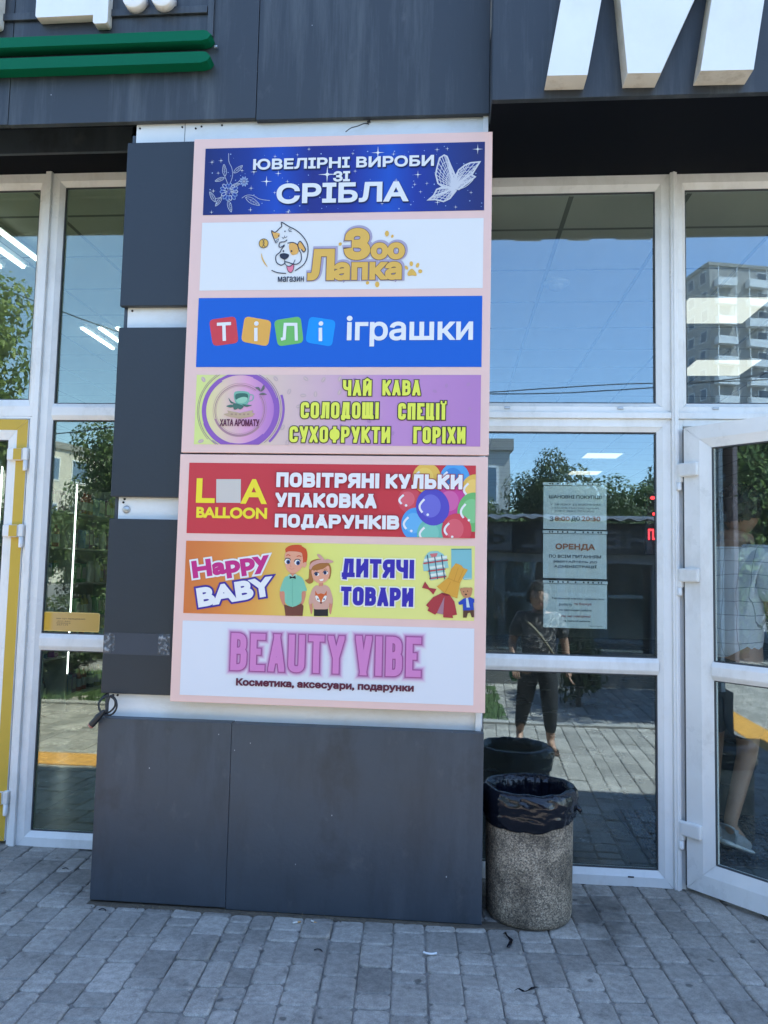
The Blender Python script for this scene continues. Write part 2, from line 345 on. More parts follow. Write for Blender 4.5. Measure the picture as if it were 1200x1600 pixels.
for i in range(26):
    x0 = -1.9-0.3*(i+1)
    mb.box(x0+0.002, x0+0.298, -1.70, -1.38, -0.01, 0.006, 0.002)
    for a in range(5):
        for b in range(5):
            cx, cy = x0+0.03+a*0.06, -1.66+b*0.06
            mb.lathe([(0.016, 0.006), (0.012, 0.010), (0.001, 0.0115)], cx, cy, 7)
o = mb.build('tactile_paving', M['tactile']); o['kind'] = 'structure'

# ================================================================== BUILDING
B = empty('shop_building')
tag(B, 'slate blue clad shop front with white framed windows and a projecting fascia', 'building')
def part(name, mb, m, parent=None, label=None):
    o = mb.build(name, m, parent if parent is not None else B)
    if label: o['label'] = label
    return o
FP = [0.06, 0.0, 0.0, 0.004, 0.016, 0.05, 0.06, 0.06]
def frame_prof(y0): return [(0, y0+.06), (0, y0), (.60, y0), (.70, y0+.004), (1, y0+.014), (1, y0+.05), (.7, y0+.06), (0, y0+.06)]
def window(outer, panes, y0, parent=None, name='window', xf=None, label=None, glass='glass', gask=True):
    parent = parent if parent is not None else B
    inner = (panes[0][0], panes[0][1], min(p[2] for p in panes), max(p[3] for p in panes))
    mb = MB(); mb.ring(outer, inner, frame_prof(y0))
    ps = sorted(panes, key=lambda p: p[2])
    for a, b in zip(ps, ps[1:]):
        h = b[2]-a[3]; z0, z1 = a[3], b[2]; x0, x1 = inner[0]-0.004, inner[1]+0.004
        v = []
        for x in (x0, x1): v += [(x, y0+.014, z0), (x, y0+.0045, z0+h*.2), (x, y0+.002, z0+h*.28), (x, y0+.002, z1-h*.28), (x, y0+.0045, z1-h*.2), (x, y0+.014, z1), (x, y0+.05, z1), (x, y0+.05, z0)]
        mb.add(v, [(i, (i+1) % 8, 8+(i+1) % 8, 8+i) for i in range(8)])
    # mitre seams
    o = mb.build(name, M['pvc'], parent, xf)
    if label: o['label'] = label
    for p in panes:
        g = MB(); g.box(p[0]-.004, p[1]+.004, y0+.029, y0+.033, p[2]-.004, p[3]+.004)
        g.build('pane', M[glass], o, xf)
        if gask:
            k = MB(); k.ring((p[0]-.001, p[1]+.001, p[2]-.001, p[3]+.001), (p[0]+.0055, p[1]-.0055, p[2]+.0055, p[3]-.0055), [(0, y0+.0165), (1, y0+.0175), (1, y0+.0265), (0, y0+.0265)])
            k.build('gasket', M['gasket'], o, xf)
    return o
# --- right-hand glazing (front face y = 0)
wA = window((0.10, 1.050, 2.206, 3.392), [(0.172, 0.985, 2.254, 3.314)], 0.0, label='upper fixed window beside the sign boards')
window((0.10, 1.050, 0.0, 2.175), [(0.172, 0.986, 0.072, 0.962), (0.172, 0.986, 1.038, 2.114)], 0.0, label='tall lower window with printed notices')
wB = window((1.083, 2.05, 2.206, 3.392), [(1.127, 2.006, 2.254, 3.318)], 0.0, label='upper window over the open door')
mb = MB(); mb.box(0.10, 1.050, -0.016, 0.05, 2.1755, 2.2055, 0.003); mb.box(1.083, 2.05, -0.012, 0.05, 2.1755, 2.2055, 0.003); part('ledge', mb, M['pvc'])
mb = MB(); mb.box(1.0505, 1.0825, -0.018, 0.06, 0.0, 3.40, 0.004); mb.box(1.061, 1.072, -0.024, -0.0175, 0.0, 3.40, 0.002); part('post', mb, M['pvc'], label='narrow post between the window and the open door')
mb = MB(); mb.box(2.0505, 2.0825, -0.018, 0.06, 0.0, 3.40, 0.004); part('post', mb, M['pvc'], label='narrow post right of the open door')
mb = MB(); mb.box(1.083, 1.106, 0.0, 0.06, 0.0, 2.175, 0.002); mb.box(2.02, 2.05, 0.0, 0.06, 0.0, 2.175, 0.002); mb.box(1.106, 2.02, 0.0, 0.06, 2.14, 2.175, 0.002)
part('door_frame', mb, M['pvc'])
mb = MB(); mb.box(1.106, 2.02, 0.0, 0.08, 0.0, 0.022, 0.003); part('threshold', mb, M['steel'])
for x0 in (2.083, 3.3, 4.5):
    window((x0, x0+1.19, 2.206, 3.392), [(x0+.07, x0+1.12, 2.254, 3.314)], 0.0, label='upper window further right')
    window((x0, x0+1.19, 0.0, 2.175), [(x0+.07, x0+1.12, 0.072, 0.962), (x0+.07, x0+1.12, 1.038, 2.114)], 0.0, label='lower window further right')
for k, x in enumerate((0.26, 0.80, 1.245)):       # drain caps on the transom
    mb = MB(); mb.box(x, x+.028, -0.006, 0.001, 2.222, 2.234, 0.002); part('drain_cap', mb, M['steel'], wA if k < 2 else wB)
mb = MB(); mb.box(0.845, 0.872, -0.0015, 0.0005, 0.040, 0.046); part('drain_slot', mb, M['dark'])
# open door
DX = Matrix.Translation((1.100, -0.032, 0)) @ Matrix.Rotation(math.radians(-46.5), 4, 'Z')
door = window((0.0, 0.92, 0.022, 2.128), [(0.128, 0.80, 0.152, 0.962), (0.128, 0.80, 1.044, 2.022)], 0.0, name='door', xf=DX, label='white glazed door standing open outwards')
for z in (1.925, 1.432, 0.283):
    mb = MB(); mb.box(-0.022, 0.078, -0.024, 0.002, z-.032, z+.032, 0.008); mb.box(-0.034, -0.006, -0.020, 0.008, z-.058, z+.030, 0.006)
    mb.lathe([(0.0005, z-.095), (0.0115, z-.095), (0.0125, z-.09), (0.0125, z-.058), (0.0005, z-.058)], -0.020, -0.012, 14)
    part('hinge', mb, M['pvc'], door).data.transform(DX)
mb = MB(); mb.box(0.82, 0.86, -0.008, 0.001, 0.95, 1.20, 0.003); mb.tube([(0.84, -0.01, 0.97), (0.84, -0.055, 0.97), (0.84, -0.055, 1.18), (0.84, -0.01, 1.18)], 0.011)
part('handle', mb, M['pvc'], door).data.transform(DX)
mb = MB(); mb.box(-0.008, 0.0, 0.002, 0.05, 0.03, 2.12); part('gasket', mb, M['gasket'], door).data.transform(DX)

# --- left-hand glazing (front face y = 0.09)
YL = 0.09
window((-2.152, -1.40, 0.0, 3.516), [(-2.087, -1.44, 0.072, 0.977), (-2.087, -1.44, 1.061, 2.176), (-2.087, -1.44, 2.262, 3.444)], YL, glass='glass_tint', label='narrow three pane window left of the pillar')
window((-3.22, -2.185, 2.192, 3.516), [(-3.15, -2.227, 2.282, 3.434)], YL, glass='glass_tint', label='upper window over the yellow edged door')
mb = MB(); mb.box(-2.1845, -2.1525, YL-0.02, YL+0.06, 0.0, 3.525, 0.004); part('post', mb, M['pvc'], label='narrow post right of the yellow edged door')
mb = MB(); mb.box(-3.2525, -3.2205, YL-0.02, YL+0.06, 0.0, 3.525, 0.004); part('post', mb, M['pvc'], label='narrow post left of the yellow edged door')
mb = MB(); mb.box(-2.206, -2.185, YL, YL+.06, 0.0, 2.190, 0.002); mb.box(-3.22, -3.20, YL, YL+.06, 0.0, 2.190, 0.002); mb.box(-3.20, -2.206, YL, YL+.06, 2.178, 2.191, 0.002); part('door_frame', mb, M['pvc'])
d2 = window((-3.195, -2.210, 0.02, 2.174), [(-3.085, -2.322, 0.16, 0.96), (-3.085, -2.322, 1.05, 2.066)], YL-0.006, name='door', glass='glass_tint', label='closed glazed door edged with yellow tape')
mb = MB(); mb.ring((-3.194, -2.211, 0.021, 2.173), (-3.138, -2.267, 0.077, 2.117), [(0, YL-.0062), (0, YL-.008), (1, YL-.008), (1, YL-.0062)]); part('yellow_tape', mb, M['yellow'], d2)
for z in (1.985, 1.585, 0.235):
    mb = MB(); mb.box(-2.305, -2.222, YL-.032, YL-.007, z-.032, z+.032, 0.007); mb.box(-2.221, -2.193, YL-.030, YL+.001, z-.030, z+.036, 0.006)
    mb.lathe([(0.0005, z-.085), (0.011, z-.085), (0.012, z-.08), (0.012, z-.03), (0.0005, z-.03)], -2.205, YL-.02, 14)
    h = part('hinge', mb, M['pvc'], d2)
    mb = MB(); mb.box(-2.268, -2.224, YL-.0336, YL-.0325, z-.028, z+.030); part('yellow_tape', mb, M['yellow'], d2)
for x0 in (-4.45, -5.65):
    window((x0, x0+1.19, 0, 3.516), [(x0+.07, x0+1.12, 0.072, 0.977), (x0+.07, x0+1.12, 1.061, 2.176), (x0+.07, x0+1.12, 2.262, 3.444)], YL, glass='glass_tint', label='three pane window further left')
# --- pillar
mb = MB(); mb.box(-1.466, 0.122, -0.44, 0.5, 0.0, 3.77); pw = part('pillar', mb, M['white_sheet'])
sc_ = MB()
for px, py in ((219, 201), (285, 199), (306, 201), (315, 198), (347, 196), (135+640, 0)):
    if py == 0: continue
    x, z = plane_y(px, py, -0.44); sc_.lathe([(0.0045, 0.0), (0.0045, 0.003), (0.0005, 0.0035)], 0, 0, 8); n = len(sc_.v)-24
    for i in range(n, len(sc_.v)): a = sc_.v[i]; sc_.v[i] = (x+a[0], -0.4402-a[2], z+a[1])
for px, py in ((207, 486), (195, 780), (177, 1086), (184, 1086), (193, 785)):
    x, z = plane_y(px, py, -0.44); sc_.lathe([(0.005, 0.0), (0.005, 0.003), (0.0005, 0.0035)], 0, 0, 8); n = len(sc_.v)-24
    for i in range(n, len(sc_.v)): a = sc_.v[i]; sc_.v[i] = (x+a[0], -0.4402-a[2], z+a[1])
part('screw', sc_, M['dark'], pw)['kind'] = 'stuff'
mb = MB(); mb.box(-1.237, -1.2355, -0.4415, -0.4395, 3.36, 3.47); part('seam', mb, M['dark'], pw)
x, z = plane_y(198, 796, -0.44)                   # round cable gland
mb = MB(); mb.lathe([(0.017, 0.0), (0.017, 0.004), (0.012, 0.007), (0.0005, 0.0075)], 0, 0, 20); mb.v = [(x+a[0], -0.4402-a[2], z+a[1]) for a in mb.v]; part('cable_gland', mb, M['steel'], pw)
mb = MB(); mb.box(0.1225, 0.1455, -0.452, -0.43, 0.0, 3.44); part('corner_strip', mb, M['white_sheet'], pw)
for z0, z1, lb in ((2.583, 3.348, 'topmost dark cladding panel'), (1.722, 2.485, 'middle dark cladding panel'), (0.867, 1.625, 'lowest side cladding panel carrying tape')):
    mb = MB(); mb.box(-1.492, -0.95, -0.470, -0.442, z0, z1, 0.003); part('cladding_panel', mb, M['clad_side'], label=lb)
mb = MB(); mb.box(-1.486, -0.9018, -0.493, -0.4405, 0.012, 0.767, 0.002); part('cladding_panel', mb, M['clad'], label='left panel of the pillar base')
mb = MB(); mb.box(-0.9003, 0.156, -0.4935, -0.4405, 0.006, 0.765, 0.002); part('cladding_panel', mb, M['clad'], label='right panel of the pillar base')
mb = MB(); mb.box(0.128, 0.152, -0.44, 0.0, 0.006, 0.764, 0.003); part('cladding_panel', mb, M['clad'], label='return panel of the pillar base')
mb = MB(); mb.box(-1.484, -1.468, -0.44, 0.088, 0.018, 3.40, 0.003); part('cladding_panel', mb, M['clad'], label='return panel on the left of the pillar')
# --- fascia
for x0, x1, z0, yf, yb in ((-7.2, -4.3, 3.451, -.47, -.442), (-4.297, -2.075, 3.451, -.47, -.442), (-2.072, -0.9005, 3.449, -.47, -.442), (-0.8975, 0.1485, 3.440, -.47, -.442), (0.1525, 1.62, 3.385, -.652, -.625), (1.623, 3.4, 3.385, -.652, -.625), (3.403, 7.2, 3.385, -.652, -.625)):
    mb = MB(); mb.box(x0, x1, yf, yb, z0, 4.75, 0.002); part('fascia_panel', mb, M['clad_up'])
mb = MB(); mb.box(-7.2, -1.47, -0.4415, -0.42, 3.456, 3.52); part('fascia_trim', mb, M['soffit'])
mb = MB(); mb.box(0.1525, 7.2, -0.6245, -0.60, 3.39, 3.44); part('fascia_trim', mb, M['soffit'])
mb = MB(); mb.box(0.1495, 0.1525, -0.648, -0.472, 3.39, 4.74); part('fascia_return', mb, M['clad_up'])
mb = MB(); mb.box(-7.2, -1.63, -0.12, -0.10, 3.512, 3.70, 0.002); part('soffit_band', mb, M['clad'])
mb = MB(); mb.box(-7.2, -1.467, -0.0995, 0.16, 3.519, 3.60); mb.box(-7.2, -1.47, -0.419, -0.1205, 3.66, 3.72); mb.box(0.1526, 7.2, -0.5995, 0.2, 3.3935, 3.46); part('soffit', mb, M['soffit'])
mb = MB(); mb.box(-2.72, -2.70, -0.095, 0.10, 3.512, 3.5185); part('soffit_joint', mb, M['dark'])
mb = MB(); mb.box(-4.9, -4.88, -0.095, 0.10, 3.512, 3.5185); part('soffit_joint', mb, M['dark'])
mb = MB(); mb.box(-7.2, 0.148, -0.4395, 14.2, 3.78, 4.72); mb.box(0.149, 7.2, -0.5495, 14.2, 3.78, 4.72); part('roof', mb, M['concrete'])
mb = MB(); mb.box(-7.2, -6.86, 0.1, 14.0, 0, 3.78); mb.box(6.9, 7.2, 0.1, 14.0, 0, 3.78); mb.box(-6.86, 6.9, 13.8, 14.0, 0, 3.78); mb.box(-1.2, -1.0, 0.52, 13.8, 0.0, 3.78); part('wall', mb, mat('interior_wall_paint', (0.42, 0.42, 0.40), 0.7, 0.08, 2))
mb = MB(); mb.box(-6.86, -5.65, 0.1, 0.2, 0, 3.78); part('front_wall', mb, M['clad'])
mb = MB(); mb.box(5.7, 6.9, 0.0, 0.1, 0, 3.78); part('front_wall', mb, M['clad'])
# patched dark strip with clear tape ends on the lowest side panel
pt = empty('taped_strip', (-1.33, -0.471, 1.12)); tag(pt, 'dark strip patched across the side panel with clear tape at both ends', 'taped patch')
def pbox(mb, a, b, y0, y1, bev=0):
    (xa, za), (xb, zb) = plane_y(a[0], a[1], -0.471), plane_y(b[0], b[1], -0.471)
    mb.box(min(xa, xb)+1.33, max(xa, xb)+1.33, y0, y1, min(za, zb)-1.12, max(za, zb)-1.12, bev)
mb = MB(); pbox(mb, (163, 988), (266, 1025), -0.0006, 0.0004); mb.build('patch', mat('patched_dark_film', pc(50, 60, 80), 0.38, 0.08, 6), pt)
def tape_mat():
    m = mat('crinkled_clear_tape', (0.16, 0.18, 0.2), 0.16); nt = m.node_tree; N = nt.nodes; L = nt.links; b = N['Principled BSDF']
    tc = N.new('ShaderNodeTexCoord'); n = N.new('ShaderNodeTexNoise'); n.inputs['Scale'].default_value = 55; n.inputs['Detail'].default_value = 5; L.new(tc.outputs['Object'], n.inputs[0])
    bp = N.new('ShaderNodeBump'); bp.inputs['Strength'].default_value = 0.9; bp.inputs['Distance'].default_value = 0.01; L.new(n.outputs[0], bp.inputs['Height']); L.new(bp.outputs[0], b.inputs['Normal'])
    cr = N.new('ShaderNodeValToRGB'); cr.color_ramp.elements[0].position = 0.5; cr.color_ramp.elements[1].position = 0.72; cr.color_ramp.elements[0].color = (0.05, 0.06, 0.075, 1); cr.color_ramp.elements[1].color = (0.32, 0.35, 0.38, 1)
    L.new(n.outputs[0], cr.inputs[0]); L.new(cr.outputs[0], b.inputs['Base Color']); return m
TM = tape_mat()
for a, b in (((163, 989), (174, 1021)), ((175, 991), (179, 1017)), ((248, 990), (265, 1023))):
    mb = MB(); pbox(mb, a, b, -0.0016, -0.0008); mb.build('tape', TM, pt)

# ================================================================== INTERIOR
M['hall_floor'] = grid_mat('grey_floor_tile', (0.075, 0.09, 0.095), (0.022, 0.024, 0.025), 0.45, 0.006, 0.25, 0.08)
M['shop_floor'] = grid_mat('pale_floor_tile', (0.17, 0.17, 0.145), (0.05, 0.05, 0.045), 0.45, 0.006, 0.25, 0.06)
M['ceil'] = grid_mat('ceiling_tile', (0.82, 0.80, 0.72), (0.30, 0.30, 0.28), 0.6, 0.026, 0.8, 0.04)
def slab(name, x0, x1, y0, y1, z0, z1, m):
    mb = MB(); mb.box(x0, x1, y0, y1, z0, z1); o = mb.build(name, m); o['kind'] = 'structure'; return o
slab('floor', -0.99, 6.89, 0.085, 13.79, -0.04, 0.035, M['hall_floor'])
slab('floor', -6.85, -1.21, 0.155, 13.79, -0.04, 0.035, M['shop_floor'])
slab('ceiling', -0.99, 6.89, 0.205, 13.79, 3.40, 3.46, M['ceil'])
slab('ceiling', -6.85, -1.21, 0.165, 13.79, 3.53, 3.58, M['ceil'])
M['lamp'] = mat('lit_panel', (0.9, 0.9, 0.9), 0.5, emit=((1.0, 0.97, 0.88), 0.17))
M['led'] = mat('lit_led_tube', (0.9, 0.9, 0.9), 0.5, emit=((0.93, 0.97, 1.0), 1.2))
for i, (x, y, lb) in enumerate(((1.95, 2.0, 'square ceiling light nearest the glass above the open door'), (2.5, 3.6, 'square ceiling light second from the glass above the open door'), (2.5, 9.1, 'square ceiling light reflected high over the notices'), (2.6, 11.3, 'farthest square ceiling light deep in the hall'), (0.2, 6.3, 'square ceiling light hidden behind the sign boards side'))):
    t = empty('ceiling_light', (x, y, 3.40)); tag(t, lb, 'ceiling light', 'square lights in the hall ceiling')
    mb = MB(); mb.ring((-.3, .3, -.3, .3), (-.285, .285, -.285, .285), [(0, 0), (0, -.012), (1, -.012), (1, -.002)]); mb.v = [(a[0], a[2], a[1]) for a in mb.v]; mb.build('trim', M['pvc'], t)
    mb = MB(); mb.box(-.284, .284, -.284, .284, -.008, -.002); mb.build('diffuser', M['lamp'], t)
t = empty('smoke_detector', (0.70, 1.42, 3.398)); tag(t, 'round white smoke detector on the hall ceiling', 'smoke detector')
mb = MB(); mb.lathe([(0.001, 0), (0.085, 0), (0.088, -0.012), (0.075, -0.022), (0.001, -0.024)], 0, 0, 28); mb.build('base_plate', M['pvc'], t)
mb = MB(); mb.lathe([(0.05, -0.022), (0.048, -0.045), (0.03, -0.056), (0.001, -0.058)], 0, 0, 24); mb.build('sensor_head', M['letter_side'], t)
k = 0
for gy, gx, gd, gl in ((0.45, -2.84, -.17, .85), (2.63, -3.25, .16, .66), (5.2, -3.4, .16, .8)):
    for j in range(3):
        t = empty('led_tube', (gx+j*gd, gy, 3.53)); tag(t, 'long white strip light running inwards on the shop ceiling', 'strip light', 'strip lights in the left shop')
        mb = MB(); mb.box(-.03, .03, 0, gl, -.03, -.001); mb.build('housing', M['pvc'], t)
        mb = MB(); mb.box(-.012, .012, 0.01, gl-.01, -.046, -.0305, .004); mb.build('tube', M['led'], t)
# shelving on the left shop's side wall
sh = empty('shelf_unit', (-3.95, 2.1, 0.035)); tag(sh, 'tall white shelving full of bottles along the left shop wall', 'shelves')
M['shelf'] = mat('shelf_board', (0.55, 0.55, 0.53), 0.4, 0.04, 4)
mb = MB(); mb.box(-.03, 0, 0, 5.0, 0, 2.2); mb.build('back_panel', M['shelf'], sh)
LV = (0.12, 0.52, 0.86, 1.20, 1.54, 1.88)
for z in LV:
    mb = MB(); mb.box(0.001, .36, 0, 5.0, z-.02, z, .003); mb.build('shelf', M['shelf'], sh)
for y in (0, 1.25, 2.5, 3.75, 4.98):
    mb = MB(); mb.box(0.001, .372, y-.012, y+.012, 0, 2.2, .002); u = mb.build('upright', M['shelf'], sh)
    mb = MB(); mb.box(.3725, .380, y-.005, y+.005, 0.35, 2.15); mb.build('light_strip', M['led'], u)
protos = []
for c, kind in (((0.5, 0.1, 0.08), 0), ((0.1, 0.25, 0.5), 1), ((0.65, 0.55, 0.2), 0), ((0.1, 0.35, 0.15), 1), ((0.75, 0.74, 0.7), 0), ((0.35, 0.1, 0.35), 1), ((0.05, 0.05, 0.06), 0)):
    m = mat('product_plastic', c, 0.35); mb = MB(); 
    if kind == 0: mb.lathe([(0.001, 0), (.034, 0), (.036, .01), (.036, .15), (.03, .17), (.014, .185), (.014, .215), (.001, .216)], 0, 0, 14)
    else: mb.box(-.04, .04, -.045, .045, 0, .19, .006)
    b = MB(); b.lathe([(.0372, .04), (.0372, .12)], 0, 0, 14) if kind == 0 else b.box(.0402, .0408, -.035, .035, .04, .15)
    o = mb.build('bottle' if kind == 0 else 'carton', m); b.build('label', M['letter'], o)
    tag(o, 'small %s on the shelves of the left shop' % ('bottle standing' if kind == 0 else 'carton standing'), 'bottle' if kind == 0 else 'carton', 'goods on the left shop shelves'); protos.append(o)
rb = random.Random(5); cnt = 0
for z in LV:
    y = 0.1
    while y < 3.7 and cnt < 170:
        if min(abs(y-q) for q in (0, 1.25, 2.5, 3.75)) < 0.07: y += 0.05; continue
        k = rb.randrange(7) if rb.random() < .5 else (int(y*3+z*5) % 7)
        p = protos[k]; c = copy_tree(p) if cnt >= 7 else None
        o = c if c else protos[cnt]
        o.location = (-3.95+.28+rb.uniform(-.04, .02), 2.1+y, 0.035+z+.001); cnt += 1; y += rb.uniform(.10, .14)
# doormat
dm = empty('doormat', (1.62, 0.62, 0.036)); tag(dm, 'dark ribbed rubber doormat inside the open door', 'doormat')
mb = MB(); mb.box(-.62, .62, -.42, .42, 0, .010, .003); mb.build('backing', M['black'], dm)
mb = MB()
for i in range(30):
    for j in range(20):
        x, y = -.58+i*.04, -.38+j*.04; mb.box(x-.011, x+.011, y-.011, y+.011, .0102, .017)
mb.build('pile', mat('blue_black_rubber', (0.02, 0.025, 0.035), 0.6), dm)
# running-text display behind the window post
ld = empty('led_display', (1.05, 0.16, 1.55)); tag(ld, 'black running text display with red letters behind the window edge', 'display')
mb = MB(); mb.box(-.075, .025, 0.0, .05, -.02, .30, .004); mb.build('case', M['black'], ld)

# ================================================================== LETTERING
R_ = 1
GL = {
 'А': (1, [[(0, 0), (.5, 1)], [(.5, 1), (1, 0)], [(.16, .26), (.84, .26)]]),
 'Б': (1, [[(.92, 1), (0, 1), (0, 0), (1, 0, 1), (1, .56, 1), (0, .56)]]),
 'В': (1, [[(0, .53), (.94, .53, 1), (.94, 1, 1), (0, 1)], [(0, 1), (0, 0)], [(0, 0), (1, 0, 1), (1, .53, 1), (.3, .53)]]),
 'Г': (.9, [[(0, 0), (0, 1), (1, 1)]]),
 'Д': (1.15, [[(0, -.16), (0, 0), (1, 0), (1, -.16)], [(.13, 0), (.30, 1), (.85, 1), (.85, 0)]]),
 'Е': (.86, [[(1, 1), (0, 1), (0, 0), (1, 0)], [(0, .52), (.86, .52)]]),
 'З': (1, [[(0, .76), (0, 1, 1), (1, 1, 1), (1, .53, 1), (.4, .53)], [(.5, .53), (1, .53, 1), (1, 0, 1), (0, 0, 1), (0, .24)]]),
 'И': (1.02, [[(0, 1), (0, 0)], [(1, 0), (1, 1)], [(.0, .10), (1, .90)]]),
 'Й': (1.02, [[(0, 1), (0, 0)], [(1, 0), (1, 1)], [(.0, .10), (1, .90)], [(.25, 1.24), (.35, 1.17), (.65, 1.17), (.75, 1.24)]]),
 'І': (0, [[(.5, 0), (.5, 1)]]),
 'Ї': (.25, [[(.5, 0), (.5, 1)], [(-.1, 1.17), (.25, 1.17)], [(.75, 1.17), (1.1, 1.17)]]),
 'К': (1, [[(0, 0), (0, 1)], [(1, 1), (.22, .5)], [(.30, .55), (1, 0)]]),
 'Л': (1.05, [[(0, 0), (.2, .02), (.3, 1), (1, 1), (1, 0)]]),
 'М': (1.35, [[(0, 0), (0, 1)], [(1, 0), (1, 1)], [(0, 1), (.5, .2)], [(.5, .2), (1, 1)]]),
 'Н': (1, [[(0, 0), (0, 1)], [(1, 0), (1, 1)], [(0, .52), (1, .52)]]),
 'О': (1, [[(0, 0, 1), (0, 1, 1), (1, 1, 1), (1, 0, 1), 'c']]),
 'П': (1, [[(0, 0), (0, 1), (1, 1), (1, 0)]]),
 'Р': (1, [[(0, 0), (0, 1), (1, 1, 1), (1, .42, 1), (0, .42)]]),
 'С': (1, [[(1, .70), (1, 1, 1), (0, 1, 1), (0, 0, 1), (1, 0, 1), (1, .30)]]),
 'Т': (.95, [[(0, 1), (1, 1)], [(.5, 1), (.5, 0)]]),
 'У': (1, [[(0, 1), (.55, .3)], [(1, 1), (.5, 0), (.1, 0)]]),
 'Ф': (1.25, [[(0, .2, 1), (0, .82, 1), (1, .82, 1), (1, .2, 1), 'c'], [(.5, 0), (.5, 1)]]),
 'Х': (1, [[(0, 0), (1, 1)], [(0, 1), (1, 0)]]),
 'Ц': (1.1, [[(0, 1), (0, 0), (1, 0), (1, -.16)], [(.84, 1), (.84, 0)]]),
 'Ч': (1, [[(0, 1), (0, .44, 1), (1, .44)], [(1, 1), (1, 0)]]),
 'Ш': (1.5, [[(0, 1), (0, 0), (1, 0), (1, 1)], [(.5, 1), (.5, 0)]]),
 'Щ': (1.6, [[(0, 1), (0, 0), (1, 0), (1, -.16)], [(.46, 1), (.46, 0)], [(.90, 1), (.90, 0)]]),
 'Ь': (1, [[(0, 1), (0, 0), (1, 0, 1), (1, .56, 1), (0, .56)]]),
 'Ю': (1.5, [[(0, 0), (0, 1)], [(0, .5), (.36, .5)], [(.36, 0, 1), (.36, 1, 1), (1, 1, 1), (1, 0, 1), 'c']]),
 'Я': (1, [[(1, 0), (1, 1), (0, 1, 1), (0, .45, 1), (1, .45)], [(.5, .45), (0, 0)]]),
 'U': (1, [[(0, 1), (0, 0, 1), (1, 0, 1), (1, 1)]]), 'Y': (1, [[(0, 1), (.5, .40)], [(.5, .40), (1, 1)], [(.5, .48), (.5, 0)]]),
 'V': (1, [[(0, 1), (.5, 0)], [(.5, 0), (1, 1)]]), 'L': (.85, [[(0, 1), (0, 0), (1, 0)]]), ' ': (.55, []),
}
for a, b in zip('ABEIT', 'АВЕІТ'): GL[a] = GL[b]
def fillet(pts, r, closed):
    out = []; n = len(pts)
    for i, p in enumerate(pts):
        q = Vector(p[:2])
        if len(p) < 3 or (not closed and i in (0, n-1)): out.append(q); continue
        a = Vector(pts[i-1][:2]); b = Vector(pts[(i+1) % n][:2]); da = a-q; db = b-q
        rr = min(r, da.length*.48, db.length*.48); da.normalize(); db.normalize()
        for k in range(6):
            t = k/5.0; out.append((q+da*rr)*(1-t)**2+q*2*t*(1-t)+(q+db*rr)*t*t)
    return out
def stroke_quads(pts, w, closed):
    P = [Vector(p) for p in pts]; Q = [P[0]]
    for p in P[1:]:
        if (p-Q[-1]).length > 1e-6: Q.append(p)
    if closed and (Q[0]-Q[-1]).length < 1e-6: Q.pop()
    n = len(Q); Lf = []; Rt = []
    for i in range(n):
        a = Q[i]-Q[i-1] if (i > 0 or closed) else Q[1]-Q[0]
        b = Q[(i+1) % n]-Q[i] if (i < n-1 or closed) else Q[-1]-Q[-2]
        a = a.normalized(); b = b.normalized(); na = Vector((-a.y, a.x)); nb = Vector((-b.y, b.x)); m = na+nb
        if m.length < 1e-4: m = na
        m.normalize(); c = max(0.45, m.dot(na)); o = m*(w/2/c); Lf.append(Q[i]+o); Rt.append(Q[i]-o)
    qs = []
    for i in range(n if closed else n-1): j = (i+1) % n; qs.append([Rt[i], Rt[j], Lf[j], Lf[i]])
    return qs
